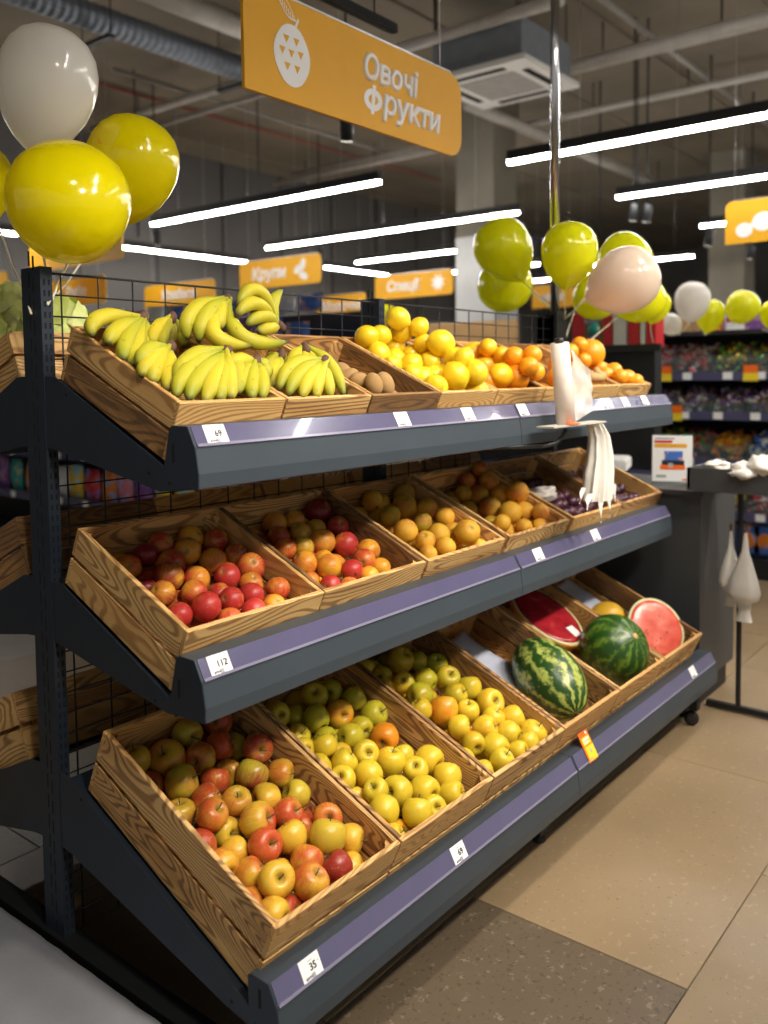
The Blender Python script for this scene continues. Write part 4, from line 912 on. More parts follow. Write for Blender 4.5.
# ------------------------------------------------------------------ hanging signs
def rounded(w_, h_, r_, corners=(0, 1, 1, 1)):     # corners: bl, br, tr, tl rounded?
    pts = []
    for (cx, cy, a0, on_) in ((0, 0, 180, corners[0]), (w_, 0, 270, corners[1]), (w_, h_, 0, corners[2]), (0, h_, 90, corners[3])):
        if not on_: pts.append((cx, cy)); continue
        ox, oy = (r_ if cx == 0 else cx-r_), (r_ if cy == 0 else cy-r_)
        for k in range(7): a = math.radians(a0+90*k/6); pts.append((ox+r_*math.cos(a), oy+r_*math.sin(a)))
    return pts
def sign(name, label, loc, rotz, w_, h_, corners, hang=True, r_=.06, grp=None):
    t = thing(name, label, 'sign', loc, (math.pi/2, 0, rotz), grp)
    m = MB(); m.prism(rounded(w_, h_, r_, corners), 'Z', -.012, 0); m.build('board', 'sign_yellow', t)
    m = MB(); m.box(r_ if corners[3] else 0, w_-r_, h_, h_+.006, -.014, .002); m.build('top_rail', 'alu', t)
    for x in (w_*.12, w_*.88):
        m = MB(); m.tube([(x, h_+.006, -.006), (x, CEIL-loc[2], -.006)], .0018, 5); m.build('hanging_wire', 'alu', t)
    return t
def flat(pts, mat, parent, name, z=.0008, th=.0008):
    m = MB(); m.prism(pts, 'Z', z, z+th); return m.build(name, mat, parent)
SX, SZ, SY = 0.665, 2.275, 0.035
def sg(x, y):
    p = on(x, y, 'Y', SY-.012); return (p.x-SX, p.z-SZ)
sgn = sign('aisle_sign', 'large yellow hanging sign reading Овочі Фрукти with white pineapple', (SX, SY-.012, SZ), 0, 1.115, .305, (0, 1, 1, 0), r_=.075)
cx, cy = sg(292, 56)
flat([(cx+.072*math.cos(a)*(1+.08*abs(math.cos(2*a))), cy+.092*math.sin(a)) for a in [2*math.pi*k/36 for k in range(36)]], 'sign_white', sgn, 'pineapple_body')
for i, (dx, dy) in enumerate([(-.025, .045), (.018, .045), (-.042, .008), (-.004, .006), (.036, .010), (-.022, -.035), (.020, -.036)]):
    flat([(cx+dx-.013, cy+dy+.010), (cx+dx, cy+dy-.013), (cx+dx+.013, cy+dy+.010)], 'sign_yellow', sgn, 'pineapple_notch', .0017, .0006)
def leafpts(k): return [(cx+.02-.085*t+.0, cy+.105+.075*t+k*.022*math.sin(math.pi*t)-.01*t) for t in [i/10 for i in range(11)]]
lp = leafpts(1)+leafpts(-1)[::-1]; flat(lp, 'sign_white', sgn, 'pineapple_leaf')
lp2 = [(x*.82+(cx-.022)*.18, y*.82+(cy+.138)*.18) for x, y in lp]; flat(lp2, 'sign_yellow', sgn, 'leaf_opening', .0017, .0006)
m = MB()
for k in range(7):
    t = .2+.1*k; p = (cx+.02-.085*t, cy+.105+.075*t-.01*t); m.box(p[0]-.0012, p[0]+.0012, p[1]-.014, p[1]+.003, .0024, .003)
m.build('leaf_veins', 'sign_white', sgn)
flat([(cx+.012, cy+.088), (cx+.02, cy+.086), (cx+.032, cy+.112), (cx+.026, cy+.118)], 'sign_white', sgn, 'pineapple_stalk')
fx, fy = sg(373, 100)
m = MB(); rg = lambda q, rx, ry: (fx+rx*math.cos(q)+.12*ry*math.sin(q), fy+ry*math.sin(q))
for k in range(28):
    q0, q1 = 2*math.pi*k/28, 2*math.pi*(k+1)/28
    m.prism([rg(q0, .048, .037), rg(q1, .048, .037), rg(q1, .025, .017), rg(q0, .025, .017)], 'Z', .0008, .0016)
m.prism([(fx-.0145, fy-.048), (fx+.0035, fy-.048), (fx+.0155, fy+.050), (fx-.0025, fy+.050)], 'Z', .0008, .0018); m.build('lettering', 'sign_white', sgn)
for tx, (x0, y0), (x1, y1), h in (('Овочі', (362, 68), (417, 86), .112), ('рукти', (382, 105), (440, 122), .112)):
    a, b = sg(x0, y0), sg(x1, y1); me = text_mesh(tx, h, 'sign_white', 0.12, .0055, 'LEFT')
    xs = [v.co.x for v in me.vertices]; wdt = max(xs)-min(xs); o = obj('lettering', me, sgn, (a[0], (a[1]+b[1])/2, .001), (0, 0, 0), ((b[0]-a[0])/wdt, 1.0, 1))
def far_sign(x0, x1, yb, hpx, dist_h, txt, label, icon=None, corners=(0, 1, 1, 1), X=None):
    """sign hung along Y, facing the aisle (-X); left and right picture columns x0..x1, bottom edge row yb at x0"""
    p0 = on(x0, yb, 'X', X); p1 = on(x1, yb, 'X', X); w_ = p0.y-p1.y; h_ = hpx/FPX*depth(p0)
    t = sign('aisle_sign', label, (X, p0.y, p0.z), -math.pi/2, w_, h_, corners, r_=.05, grp='far hanging aisle signs')
    if txt:
        me = text_mesh(txt, h_*.58, 'sign_white', .1, .007, 'LEFT'); xs = [v.co.x for v in me.vertices]; k = min(1.0, (w_*(.62 if icon else .82))/(max(xs)-min(xs)))
        obj('lettering', me, t, ((w_-k*(max(xs)-min(xs)))/2 if not icon else w_*.16, h_*.48, .002), (0, 0, 0), (k, max(k, .7), 1))
    if icon == 'grain':
        for dx, dy, a in ((-.16, .02, .5), (-.02, .12, 1.2), (.0, -.14, -.4)):
            c = (w_*.8+dx*h_*1.6, h_*.5+dy*h_*1.5); flat([(c[0]+h_*.22*math.cos(q)*math.cos(a)-h_*.13*math.sin(q)*math.sin(a), c[1]+h_*.22*math.cos(q)*math.sin(a)+h_*.13*math.sin(q)*math.cos(a)) for q in [2*math.pi*k/16 for k in range(16)]], 'sign_white', t, 'grain')
    if icon == 'star':
        flat([(w_*.82+h_*(.36 if k % 2 else .2)*math.cos(math.pi*k/8), h_*.52+h_*(.36 if k % 2 else .2)*math.sin(math.pi*k/8)) for k in range(16)], 'sign_white', t, 'spice_star')
    if icon == 'candy':
        for k, (dx, dy, sc_) in enumerate(((.26, .30, .17), (.52, .46, .22), (.80, .64, .20))):
            flat([(w_*dx+h_*sc_*math.cos(q)*1.15, h_*dy+h_*sc_*math.sin(q)) for q in [2*math.pi*j/18 for j in range(18)]], 'sign_white', t, 'candy_shape')
        for dx, dy in ((.38, .38), (.66, .55)):
            flat([(w_*dx-h_*.12, h_*dy-h_*.10), (w_*dx+h_*.13, h_*dy+.01), (w_*dx+h_*.12, h_*dy+h_*.12), (w_*dx-h_*.13, h_*dy+.01)], 'sign_white', t, 'candy_twist', .0018)
    return t
far_sign(240, 321, 290.5, 27, 0, 'Крупи', 'yellow hanging sign reading Крупи with white grain shapes', 'grain', X=5.5)
far_sign(375, 453, 300, 23, 0, 'Спеції', 'yellow hanging sign reading Спеції with white star', 'star', X=7.6)
far_sign(48, 106, 308, 25, 0, 'Риба', 'yellow hanging sign reading Риба behind the lettuce', None, X=4.5)
far_sign(145, 215, 309, 22, 0, 'Ковбаса', 'yellow hanging sign behind the bananas reading Ковбаса', None, X=5.8)
far_sign(317, 366, 319, 22, 0, 'Молочні', 'yellow hanging sign left of the middle post', None, X=8.6)
far_sign(30, 123, 273, 26, 0, '', 'yellow hanging sign behind the lowest yellow balloon', None, X=4.0)
far_sign(-40, 8, 304, 25, 0, '', 'yellow hanging sign cut by the left picture edge', None, X=3.4)
far_sign(532, 574, 309, 22, 0, 'нові', 'yellow hanging sign behind the chrome pole', None, X=8.8)
far_sign(725, 800, 245, 42, 0, '', 'yellow hanging sign with white wrapped candy at the right', 'candy', (0, 1, 1, 1), X=5.0)

# ------------------------------------------------------------------ ceiling luminaires
def lum_y(X, y0, y1, z=3.0, label='', w_=.048):
    t = thing('linear_light', label, 'light', (X, (y0+y1)/2, z), (0, 0, 0), 'linear ceiling lights'); h = (y1-y0)/2
    m = MB(); m.box(-w_/2, w_/2, -h, h, .012, .085); m.build('housing', 'steel_black', t)
    m = MB(); m.prism([(-w_/2, .012), (-w_/2*.9, -.012), (w_/2*.9, -.012), (w_/2, .012)], 'Y', -h+.005, h-.005); m.build('diffuser', 'tube_light', t)
    for yy in (-h*.72, h*.72):
        m = MB(); m.tube([(0, yy, .085), (0, yy, CEIL-z)], .0018, 5); m.build('hanging_wire', 'alu', t)
    return t
def lum_x(x0, x1, Y, z=3.0, label=''):
    t = lum_y(0, -(x1-x0)/2, (x1-x0)/2, z, label); t.location = ((x0+x1)/2, Y, z); t.rotation_euler = (0, 0, math.pi/2); return t
lum_y(4.5, 2.62, 5.6, label='bright linear light ending above the Крупи sign')
lum_y(4.64, -2.6, 1.51, label='long linear light right of the chrome pole, topmost at the right')
lum_y(6.45, 2.47, 5.97, label='long linear light crossing in front of the grey column')
lum_y(6.42, -2.4, 1.45, label='second linear light from the top at the right edge')
lum_y(8.25, 4.14, 6.07, label='short linear light left of the grey column')
lum_y(8.5, -1.6, 1.42, label='linear light passing behind the candy sign')
lum_y(10.9, 2.34, 4.2, label='distant linear light behind the cream balloon')
lum_y(10.6, -2.0, 0.55, label='distant linear light under the candy sign')
lum_y(12.6, -2.0, 0.9, label='farthest linear light under the candy sign at right')
lum_y(10.2, 4.3, 6.2, label='far linear light beside the grey column, upper')
lum_y(12.2, 4.2, 6.2, label='far linear light beside the grey column, lower')
lum_x(4.3, 7.24, 7.15, label='linear light along the back wall behind the left balloons')
lum_x(8.35, 9.8, 6.75, label='linear light along the back wall right of Крупи sign')
lum_x(1.2, 3.9, 7.15, label='linear light along the back wall at the left edge')
# rows that go on over the aisle in front of the picture
for X in (0.5, 2.5): lum_y(X, -3.7, -0.95, label='linear light over the front aisle, out of view, %s row' % ('near' if X < 1 else 'far'))
# ------------------------------------------------------------------ track spots
def spot(loc, aim, label, power=0, size=math.radians(62), lamp=True, blend=.6, grp='track spotlights'):
    t = thing('track_spotlight', label, 'spotlight', loc, (0, 0, 0), grp)
    d = (Vector(aim)-Vector(loc)).normalized(); q = d.to_track_quat('-Z', 'Y').to_euler()
    m = MB(); m.lathe([(.036, -.075), (.040, -.07), (.040, .075), (.030, .085)], 16); bd = m.build('lamp_body', 'steel_black', t, (0, 0, 0), q)
    m = MB(); m.lathe([(.033, -.0775), (.033, -.0755)], 16); m.build('lens', 'spot_lens', bd)
    m = MB(); m.tube([(0, 0, .03), (0, 0, CEIL-loc[2])], .008, 6); m.build('stem', 'steel_black', t)
    if power:
        ld = bpy.data.lights.new('spot_lamp', 'SPOT'); ld.energy = power; ld.spot_size = size; ld.spot_blend = blend; ld.color = (1.0, 0.90, 0.76); ld.shadow_soft_size = .09
        lo = bpy.data.objects.new('spot_lamp', ld); COL.objects.link(lo); lo.location = Vector(loc)+d*.10; lo.rotation_euler = q
    return t
def track_x(x0, x1, Y, z, label):
    t = thing('light_track', label, 'light track', ((x0+x1)/2, Y, z)); h = (x1-x0)/2
    m = MB(); m.box(-h, h, -.018, .018, 0, .04); m.build('rail', 'steel_black', t)
    for xx in (-h*.8, h*.8):
        m = MB(); m.tube([(xx, 0, .04), (xx, 0, CEIL-z)], .004, 6); m.build('drop_rod', 'steel_black', t)
track_x(-1.0, 4.4, -2.7, 3.16, 'black light track over the front aisle, out of view')
for i, X in enumerate((-.4, .55, 1.5, 2.45, 3.4)):
    spot((X, -2.7, 3.0), (X*.93+.1, -.35, .95), 'black track spotlight over the front aisle, %s from the left' % ORD[i], SPOT_W, math.radians(62), blend=.95)
track_x(-1.0, 3.2, -1.35, 3.16, 'black light track nearest over the shelf front, out of view')
for i, X in enumerate((-.5, .45, 1.4, 2.35)):
    spot((X, -1.35, 3.0), (X+.05, -.55, .4), 'black track spotlight nearest over the shelf, %s from the left' % ORD[i], SPOT_W*.24, math.radians(80))
track_x(.7, 2.15, .63, 3.0, 'black light track end above the large yellow sign')
for x, y, X, nm in [(347, 127, 2.75, 'under the large yellow sign'), (157, 238, 4.9, 'below the long light at the left'), (320, 255, 7.4, 'beside the Крупи sign'), (634, 212, 6.6, 'left one of the pair under the right lights'), (647, 213, 6.7, 'right one of the pair under the right lights'), (709, 238, 8.0, 'left of the candy sign'), (751, 252, 9.5, 'under the candy sign')]:
    p = on(x, y, 'X', X); spot(p, p+Vector((.25, .25, -1)), 'small black track spotlight '+nm, 0)
# ------------------------------------------------------------------ ceiling services
def pipe(x0, y0, x1, y1, z, r_, mat, name, label, hangers=0, ext=0.0):
    a, b = on(x0, y0, 'Z', z), on(x1, y1, 'Z', z); d = b-a
    if abs(d.x) > abs(d.y): b.y = a.y = (a.y+b.y)/2
    else: b.x = a.x = (a.x+b.x)/2
    d = (b-a).normalized(); a -= d*ext; b += d*ext
    t = thing(name, label, 'pipe', a); m = MB(); m.tube([Vector((0, 0, 0)), b-a], r_, 12); m.build('run', mat, t)
    for k in range(hangers):
        q = (b-a)*((k+.5)/hangers); m = MB(); m.tube([q+Vector((0, 0, r_*.9)), q+Vector((0, 0, CEIL-z))], .008, 5); m.build('hanger', 'steel_black', t)
pipe(567, 70, 768, 17, 4.25, .065, 'pipe_white', 'ceiling_pipe', 'thick pale pipe under the ceiling at upper right', 4, 1.2)
pipe(530, 123, 768, 75, 4.3, .035, 'pipe_white', 'ceiling_pipe', 'thin pale pipe below the thick one, upper right', 4, .8)
pipe(600, 5, 750, 105, 4.4, .028, 'pipe_grey', 'ceiling_conduit', 'grey conduit crossing the pale pipes at upper right', 0, 2.0)
pipe(515, 125, 660, 185, 4.25, .065, 'pipe_white', 'ceiling_pipe', 'pale pipe receding behind the chrome pole', 3, 1.0)
pipe(160, 0, 245, 28, 4.2, .075, 'pipe_white', 'ceiling_pipe', 'pale pipe at the top edge left of the large sign', 0, .8)
pipe(140, 115, 245, 80, 4.35, .04, 'pipe_white', 'ceiling_pipe', 'thin pale pipe under the ceiling right of the balloons', 2, .9)
pipe(400, 50, 560, -2, 4.25, .05, 'pipe_white', 'ceiling_pipe', 'pale pipe at the top edge beside the air conditioner', 2, 0)
pipe(160, 128, 250, 95, 4.4, .03, 'pipe_grey', 'ceiling_conduit', 'dark conduit beside the thin pale pipe at left', 2, 1.5)
pipe(345, 165, 450, 140, 4.4, .03, 'pipe_grey', 'ceiling_conduit', 'grey conduit under the ceiling below the large sign', 2, 1.0)
pipe(290, 177, 470, 148, 4.35, .03, 'pipe_white', 'ceiling_pipe', 'thin pale pipe near the back wall', 3, .5)
pipe(110, 86, 400, 170, 4.5, .015, 'pipe_red', 'red_pipe', 'thin red sprinkler pipe along the ceiling', 0, 1.0)
pipe(230, 105, 330, 135, 4.45, .022, 'pipe_grey', 'ceiling_conduit', 'grey conduit left of the black spotlight', 0, 1.5)
a, b = on(20, -5, 'Z', 4.2), on(245, 68, 'Z', 4.2); a.y = b.y = (a.y+b.y)/2; a.x -= 1.5; b.x += .6
dt = thing('air_duct', 'silver corrugated air duct under the ceiling behind the white balloon', 'duct', a)
N = 120; m = MB(); m.tube([Vector(((b.x-a.x)*i/N, 0, 0)) for i in range(N+1)], [.10+.007*(i % 2) for i in range(N+1)], 18, smooth=False); m.build('corrugated_tube', 'duct_metal', dt)
for k in range(3):
    m = MB(); q = (b.x-a.x)*(k+.5)/3; m.box(q-.03, q+.03, -.2, .2, -.19, -.165); m.tube([(q, .19, -.18), (q, .19, CEIL-4.2)], .006, 5); m.tube([(q, -.19, -.18), (q, -.19, CEIL-4.2)], .006, 5); m.build('duct_hanger', 'steel_black', dt)
# cassette air conditioner
acu = thing('air_conditioner', 'ceiling cassette air conditioner with white louvred face behind the pole', 'air conditioner', (5.55, 2.11, 3.9))
m = MB(); m.box(-.42, .42, -.43, .43, .03, .36); m.build('casing', 'ac_grey', acu)
m = MB(); m.box(-.475, .475, -.485, .485, 0, .045); m.build('face_panel', 'ac_white', acu)
m = MB(); m.box(-.27, .27, -.27, .27, -.006, 0); m.build('return_grille', 'ac_grille', acu)
for a_ in range(4):
    m = MB(); m.box(-.25, .25, .34, .40, -.005, 0); m.build('air_slot', 'slot_black', acu, (0, 0, 0), (0, 0, a_*math.pi/2))
for sx in (-.4, .4):
    for sy in (-.4, .4): m = MB(); m.tube([(sx, sy, .3), (sx, sy, CEIL-3.9)], .006, 5); m.build('hanger', 'steel_black', acu)
# thin cable drops
for i, (x, z0, X) in enumerate([(136, 3.0, 4.5), (258, 3.0, 5.6), (637, 3.0, 7.0), (600, 3.0, 8.0)]):
    p = on(x, 150, 'X', X); m = MB(); m.tube([(p.x, p.y, 2.9), (p.x, p.y, CEIL)], .008, 6); o = m.build('cable_drop', 'steel_black'); tag(o, 'thin black cable hanging from the ceiling, %s from the left' % ORD[i], 'cable', 'cables hanging from the ceiling')
# ------------------------------------------------------------------ columns
def column(X, y0, y1, dx, label, split):
    m = MB(); m.box(X, X+dx, y0, y1, split, CEIL); c = m.build('column', 'column_concrete'); tag(c, label, 'column')
    m = MB(); m.box(X-.012, X+dx+.012, y0-.012, y1+.012, 0, split); m.build('painted_base', 'column_paint', c)
column(7.3, 3.27, 3.76, .48, 'square concrete column with pale painted base behind the balloons', 2.98)
column(12.0, 2.0, 2.5, .5, 'distant concrete column behind the right balloons', 1.2)

# ------------------------------------------------------------------ end cabinet with promo board
cb = thing('end_cabinet', 'dark grey cabinet standing at the right end of the gondola', 'cabinet', (2.85, -.15, 0))
m = MB(); m.box(-.27, .19, -.485, .50, .11, .925); m.build('body', 'cabinet', cb)
m = MB(); m.box(-.25, .17, -.46, .48, 0, .11); m.build('plinth', 'steel_black', cb)
m = MB(); m.box(-.285, .205, -.50, .51, .925, .945); m.build('worktop', 'cabinet', cb)
pb = on(672, 484, 'Z', .946); nrm = (Vector(CAM)-pb); ang = math.atan2(nrm.y, nrm.x)+math.pi/2
bd = thing('promo_board', 'small white leaflet in a clear stand on the end cabinet', 'leaflet', pb, (0, 0, ang))
k = depth(pb)/FPX; w2, h_ = 19*k, 46*k
m = MB(); m.box(-w2, w2, -.002, 0, .012, h_+.012); m.build('leaflet', 'paper', bd)
m = MB(); m.box(-w2-.003, w2+.003, -.03, .04, 0, .006); m.box(-w2-.003, w2+.003, .0005, .003, 0, h_+.018); m.build('acrylic_stand', 'clear_bin', bd)
def pr(x0, x1, y0, y1, mat, nm):
    m = MB(); m.box(-w2+2*w2*x0, -w2+2*w2*x1, -.0032, -.0021, .012+h_*y0, .012+h_*y1); m.build(nm, mat, bd)
pr(.06, .55, .92, .95, 'ink_grey', 'top_line'); pr(.05, .5, .84, .89, 'red_pack', 'red_heading'); pr(.06, .86, .74, .82, 'sign_yellow', 'yellow_heading')
pr(.3, .76, .46, .66, 'pack_blue', 'blue_picture'); pr(.24, .8, .36, .46, 'steel_dark', 'dark_picture'); pr(.2, .82, .26, .36, 'promo_orange', 'orange_picture'); pr(.4, .52, .30, .40, 'paper', 'white_picture'); pr(.1, .35, .08, .14, 'ink_grey', 'small_print'); pr(.75, .95, .03, .06, 'promo_orange', 'corner_mark')
p = on(632, 468, 'Z', .946)
m = MB(); m.box(-.13, .13, -.10, .10, .0, .05); m.box(-.12, .12, -.09, .09, .05, .058); o = m.build('weighing_scale', 'white_card', None, p+Vector((-.06, .10, 0)), (0, 0, .3)); tag(o, 'low white scale on the end cabinet behind the leaflet', 'scale')
# ------------------------------------------------------------------ bag stand at the right edge
st = thing('bag_stand', 'black frame stand with dark tray at the right edge', 'stand', (2.67, -.80, 0))
m = MB(); m.tube([(0, .03, .012), (0, .03, .96)], .011, 8, smooth=False); m.build('post', 'steel_black', st)
m = MB(); m.box(-.0125, .0125, -.42, .16, .008, .03); m.build('base_bar', 'steel_black', st)
m = MB(); m.box(-.35, -.32, -.2, -.18, .0, .03); 
m = MB(); m.lathe([(.02, 0), (.018, .01), (.008, .012)], 10); m.build('rubber_foot', 'black_plastic', st, (0, -.3, 0))
m = MB(); m.box(-.16, .08, -.42, .20, .955, .965); m.box(-.16, -.148, -.42, .20, .965, 1.05); m.box(.068, .08, -.42, .20, .965, 1.05); m.box(-.16, .08, .188, .20, .965, 1.05); m.box(-.16, .08, -.42, -.408, .965, 1.05); m.build('tray', 'cabinet', st)
for i, (x, y, sz) in enumerate([(718, 466, (.05, .05, .02)), (748, 472, (.08, .07, .035)), (764, 466, (.07, .06, .04))]):
    crumple('crumpled_bag', ['small white plastic bag over the far tray end', 'large white plastic bag spilling over the dark tray', 'white plastic bag on the tray at the right edge'][i], on(x, y, 'X', 2.56), sz, 3.1+i, 'bag_white')
def pouch(x, ytop, ybot, X, wpx, label, seed):
    a, b = on(x, ytop, 'X', X), on(x, ybot, 'X', X); k = depth(a)/FPX
    prof = [(0.06, 0), (.14, .12), (.24, .3), (.55, .5), (.85, .7), (1.0, .85), (.85, .95), (.45, 1.0), (.35, 1.12), (.5, 1.25)]
    t = thing('tied_bag', label, 'plastic bag', a); ln = (a-b).length; m = MB()
    NN = 18; vs = []
    for (r_, z) in prof:
        for q in range(NN):
            th = 2*math.pi*q/NN; rr = r_*wpx*k*(1+.12*math.sin(3*th+seed)); vs.append((rr*math.cos(th)*.8, rr*math.sin(th), -z*ln))
    fs = [(i*NN+q, i*NN+(q+1) % NN, (i+1)*NN+(q+1) % NN, (i+1)*NN+q) for i in range(len(prof)-1) for q in range(NN)]
    m.add(vs, fs, 0, True); m.build('pouch', 'bag_white', t)
    m = MB(); m.tube([(0, 0, .02), (0, 0, -.01)], .006, 8); m.build('tie', 'pack_brown', t)
pouch(731, 528, 590, 2.64, 12, 'white tied bag hanging left of the stand post', 0)
pouch(746, 530, 603, 2.60, 16, 'white tied bag hanging right of the stand post', 2)

# ------------------------------------------------------------------ candy rack at the right
RX = 5.2
rk = thing('candy_rack', 'black shelf rack with price rails full of loose candy', 'shelf unit', (RX, .2, 0))
m = MB(); m.box(.5, .56, -1.3, 1.2, 0, 1.73); m.build('back_panel', 'steel_black', rk)
m = MB(); m.box(-.02, .5, -1.3, 1.2, 0, .14); m.build('base', 'steel_black', rk)
for z in (1.385, 1.105, .775, .405):
    m = MB(); m.box(.0, .5, -1.3, 1.2, z, z+.02); sh = m.build('shelf', 'steel_black', rk)
    m = MB(); m.box(-.02, 0, -1.3, 1.2, z-.005, z+.055); m.build('price_rail', 'rail_plastic', sh)
    for k in range(8): m = MB(); y = -.9+.26*k+frng.uniform(-.05, .05); m.box(-.023, -.0205, y, y+.065, z+.002, z+.052); m.build('price_card', 'paper', sh)
m = MB(); m.box(.0, .56, -1.3, 1.2, 1.70, 1.73); m.build('top_shelf', 'steel_black', rk)
CANDY = [['green', 'yellow', 'white'], ['green', 'yellow', 'brown'], ['yellow', 'brown', 'green'], ['pink', 'red', 'white'], ['pink', 'white', 'red'], ['yellow', 'orange', 'yellow']]
ci = 0
for z, hh, nm in ((1.405, .20, 'top'), (1.125, .14, 'second'), (.795, .17, 'third'), (.425, .17, 'lowest')):
    for k in range(6):
        y = -.55+.26*k
        t = thing('candy_bin', 'clear bin of wrapped candy, %s shelf of candy rack, %s from right' % (nm, ORD[k]), 'candy bin', (RX+.03, .2+y-.2, z), (0, 0, 0), 'candy bins')
        m = MB(); m.box(0, .006, 0, .25, .0, hh*.75); m.box(0, .4, 0, .005, .0, hh); m.box(0, .4, .245, .25, .0, hh); m.build('bin', 'clear_bin', t)
        cols = {('second', 0): ['brown', 'purple', 'white'], ('third', 3): ['pink', 'green', 'red'], ('third', 2): ['orange', 'yellow', 'orange'], ('third', 1): ['blue', 'white', 'blue'], ('lowest', 2): ['yellow', 'brown', 'yellow']}.get((nm, k), CANDY[(ci*5+k) % 6] if nm != 'second' else ['brown', 'purple', 'white'])
        m = MB(); g = random.Random(ci*10+k); ids = [m.mat('candy_'+c) for c in cols]
        for j in range(190):
            u, v_ = g.random(), g.random(); cz = .012+(hh*.75+.10*u)*g.uniform(.5, .95) if u > .15 else g.uniform(.01, hh*.8)
            c = Vector((.02+.3*u, .015+.22*v_, cz)); s_ = g.uniform(.012, .021); ax = [Vector((g.uniform(-1, 1), g.uniform(-1, 1), g.uniform(-1, 1))).normalized()]; bx = ax[0].orthogonal().normalized(); cx_ = ax[0].cross(bx)
            m.add([c+ax[0]*s_*1.5, c-ax[0]*s_*1.5, c+bx*s_, c-bx*s_, c+cx_*s_, c-cx_*s_], [(0, 2, 4), (0, 4, 3), (0, 3, 5), (0, 5, 2), (1, 4, 2), (1, 3, 4), (1, 5, 3), (1, 2, 5)], g.choice(ids))
        o = m.build('candy_heap', None, t); o['kind'] = 'stuff'
    ci += 1
for i, (y, z) in enumerate([(.52, 1.375), (-.08, 1.375), (.44, 1.09), (1.0, 1.09)]):
    t = thing('promo_tag', 'small orange and yellow promo tag on the candy rack, %s' % ['upper left', 'upper right', 'second rail', 'far left of second rail'][i], 'price tag', (RX-.025, y, z), (0, 0, 0), 'promo tags on the candy rack')
    m = MB(); m.box(-.002, 0, -.05, .05, 0, .055); m.build('yellow_half', 'promo_yellow', t); m = MB(); m.box(-.002, 0, -.05, .05, .055, .11); m.build('orange_half', 'promo_orange', t)
for i, (x, w_, h_, mt, lb) in enumerate([(738, .13, .10, 'paper', 'white and red carton on top of the candy rack'), (757, .14, .11, 'pack_purple', 'purple carton on top of the candy rack'), (688, .1, .13, 'cardboard', 'brown carton on the candy rack behind the balloons'), (716, .09, .13, 'pack_orange', 'orange carton on the candy rack behind the balloons')]):
    p = on(x, 330, 'X', RX+.15); t = thing('carton', lb, 'box', (RX+.15, p.y, 1.73)); m = MB(); m.box(-.05, .12, -w_/2, w_/2, 0, h_); m.build('box', mt, t)
    if i == 0: m = MB(); m.box(-.052, .122, -w_/2-.001, w_/2+.001, h_*.6, h_*.95); m.build('red_band', 'red_pack', t)
# blue packs low on the rack
for i, x in enumerate((749, 765)):
    p = on(x, 556, 'X', RX+.06); t = thing('snack_pack', 'blue snack pack with orange picture, low on the candy rack, %s' % ['left', 'right'][i], 'packet', (RX+.06, p.y, .14), (0, 0, 0), 'blue snack packs')
    m = MB(); m.bbox(.10, .2, .24, .03); m.build('pouch', 'pack_blue', t, (.04, 0, .125)); m = MB(); m.lathe([(.055, 0), (.05, .004)], 14); m.build('picture', 'pack_orange', t, (-.011, 0, .12), (0, -math.pi/2, 0))
# ------------------------------------------------------------------ dark rack behind the oranges, with red boxes on top
KX = 3.62
k2 = thing('black_rack', 'black display rack behind the right end of the gondola', 'shelf unit', (KX, .6, 0))
m = MB(); m.box(0, .10, -.62, .9, 0, 1.585); m.build('body', 'steel_black', k2)
m = MB(); m.box(-.03, .0, -.66, .9, 1.56, 1.60); m.build('top_edge', 'black_plastic', k2)
for i, z in enumerate((.5, .85, 1.2)): m = MB(); m.box(-.02, 0, -.66, .9, z, z+.05); m.build('price_rail', 'rail_plastic', k2)
for i, (x0, x1, mt, hh, lb) in enumerate([(572, 584, 'red_pack', 26, 'dark red tall box'), (584, 603, 'pack_brown', 26, 'brown box with blue swirl'), (603, 612, 'red_pack', 24, 'narrow red box'), (613, 626, 'white_card', 26, 'white tall box'), (628, 639, 'red_pack', 26, 'red box beside white'), (640, 645, 'white_card', 24, 'narrow white box'), (646, 656, 'red_pack', 24, 'rightmost red box')]):
    a, b = on(x0, 345, 'X', KX+.06), on(x1, 345, 'X', KX+.06); t = thing('tall_box', lb+' on top of the black rack', 'box', (KX+.06, (a.y+b.y)/2, 1.585), (0, 0, 0), 'boxes on the black rack')
    hz = hh*1.35/FPX*depth(a); m = MB(); m.box(0, .12, -abs(a.y-b.y)/2+.002, abs(a.y-b.y)/2-.002, 0, hz); m.build('box', mt, t)
    if i == 1:
        m = MB(); m.lathe([(.04, 0), (.04, .003)], 14); m.build('swirl', 'pack_teal', t, (-.001, 0, hz*.55), (0, -math.pi/2, 0))
# cardboard board and warm shelf behind the right mesh
m = MB(); m.box(-.03, .03, -.55, .55, 0, 2.0); o = m.build('cardboard_display', 'cardboard', None, (6.9, 3.3, 0)); tag(o, 'tall brown cardboard display beside the grey column', 'display')
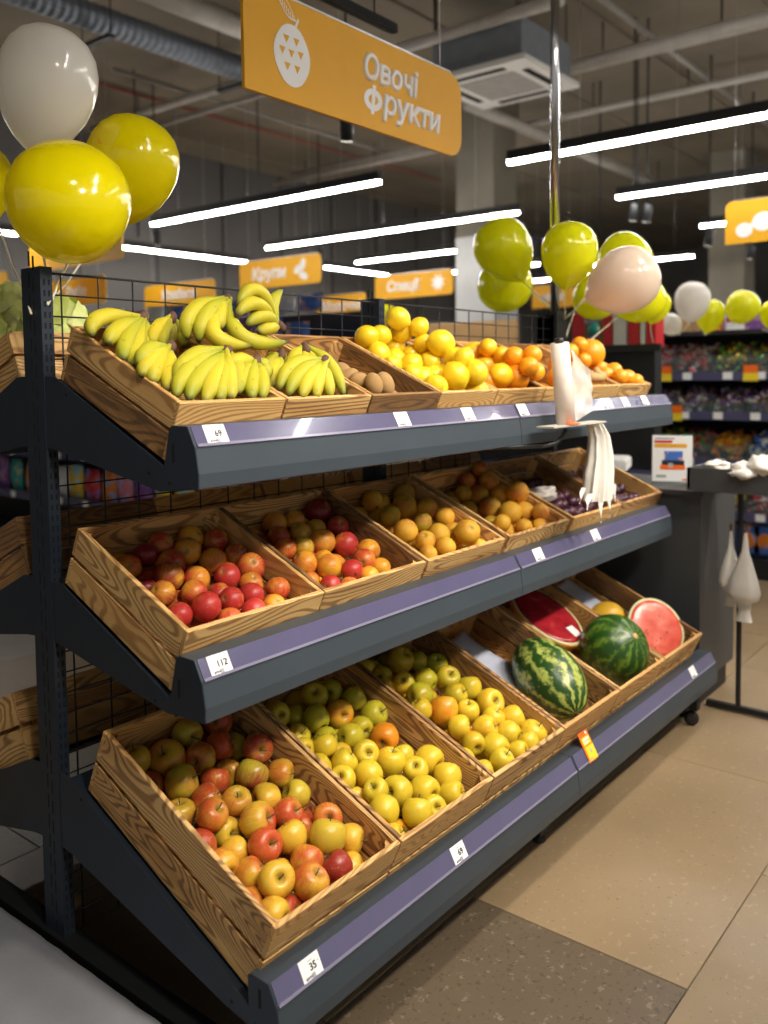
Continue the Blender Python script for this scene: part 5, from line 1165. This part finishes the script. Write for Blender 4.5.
# ------------------------------------------------------------------ packet rack seen through the wire, left
GX = 2.7
k3 = thing('packet_rack', 'long dark shelf rack of colourful packets seen through the wire', 'shelf unit', (GX, 4.0, 0))
m = MB(); m.box(.45, .5, -2.3, 3.0, 0, 1.85); m.build('back_panel', 'steel_black', k3)
LZ = (.12, .48, .84, 1.18, 1.52)
for z in LZ:
    m = MB(); m.box(0, .45, -2.3, 3.0, z, z+.025); sh = m.build('shelf', 'steel_panel', k3)
    m = MB(); m.box(-.02, 0, -2.3, 3.0, z-.03, z+.03); m.build('price_rail', 'rail_plastic', sh)
    for k in range(14): y = -2.1+.36*k; m = MB(); m.box(-.023, -.0205, y, y+.07, z-.025, z+.025); m.build('price_card', 'paper', sh)
m = MB()
for i in range(9):
    a = i/8*2-1; 
PK = {}
def pillow(mat):
    if mat not in PK:
        m = MB(); n = 8
        def f(sg_): return [(sg_*.04*max(0, (1-(2*i/n-1)**2))**.5*max(0, (1-abs(2*j/n-1)**3)), (i/n-.5)*.19, j/n*.27) for j in range(n+1) for i in range(n+1)]
        for sg_ in (-1, 1): m.add(f(sg_), [(j*(n+1)+i, j*(n+1)+i+1, (j+1)*(n+1)+i+1, (j+1)*(n+1)+i) for j in range(n) for i in range(n)], 0, True)
        PK[mat] = m.mesh('packet', ['pack_'+mat])
    return PK[mat]
pg = random.Random(12)
for li, z in enumerate(LZ[1:]+(1.85,)):
    for k in range(20):
        y = 1.9+.225*k
        if y > 5.8: continue
        cname = pg.choice(['red', 'yellow', 'green', 'blue', 'teal', 'orange', 'white', 'pink', 'purple', 'yellow', 'white'] if li < 4 else ['white', 'blue', 'red', 'red', 'brown', 'white'])
        o = obj('snack_packet', pillow(cname), None, (GX+.08 if li < 4 else GX+.2, y, z+.026 if li < 4 else z), (0, pg.uniform(-.05, .12), pg.uniform(-.15, .15)), (1, 1, pg.uniform(.85, 1.05)*(.42 if li == 4 else 1)))
        tag(o, '%s packet on the packet rack, %s shelf up, %s from its near end' % (cname, ORD[li+1], ORD[k]), 'packet', 'packets on the far rack')
# ------------------------------------------------------------------ back side of the gondola: lettuces, tomatoes
def lettuce(loc, R, label, seed):
    t = thing('lettuce', label, 'lettuce', loc, (0, 0, 0), 'lettuces on the back shelf'); g = random.Random(seed)
    m = MB(); prof = [(math.sin(max(.03, min(math.pi-.03, math.pi*i/14)))*R, -math.cos(math.pi*i/14)*R) for i in range(15)]
    m.lathe(prof, 22, fn=lambda p, th: tuple(Vector(p)*(1+.10*mnoise.noise(Vector(p)*22+Vector((seed, 0, 0)))))); m.build('heart', 'lettuce', t)
    for k in range(9):
        th = g.uniform(0, 6.28); el = g.uniform(-.4, .9); c0 = Vector((math.cos(th)*math.cos(el), math.sin(th)*math.cos(el), math.sin(el))); a = c0.orthogonal().normalized(); b = c0.cross(a)
        def fn(s_, t_):
            x, y = (s_-.5)*1.15, (t_-.5)*1.15; d = (c0+a*x+b*y).normalized(); rr = math.hypot(x, y)
            return d*R*(1.03+.22*max(0, rr-.5)+.05*mnoise.noise(d*6+Vector((k, seed, 0)))*(1+2*rr))
        m = MB(); m.sheet(fn, 8, 8); m.build('leaf', 'lettuce', t)
lettuce((0.20, .30, 1.57), .105, 'pale green lettuce seen through the wire right of left post', 3)
p = on(22, 318, 'Y', .36); lettuce(p, .095, 'frilly green lettuce left of the left post', 6)
lettuce(p+Vector((-.12, .02, -.04)), .09, 'green lettuce cut by the left picture edge', 9)
for i in range(14):
    c = Vector((.50+.075*(i % 5)+.02*(i//5), GY+.20+.07*(i//5), .965+.01*(i % 2)))
    o = obj('tomato', ME['tomato'], None, c, (0, 0, i), (.9,)*3); tag(o, 'red tomato behind the wire on the middle shelf, %s row back, %s from left' % (ORD[i//5], ORD[i % 5]), 'tomato', 'tomatoes on the back middle shelf')
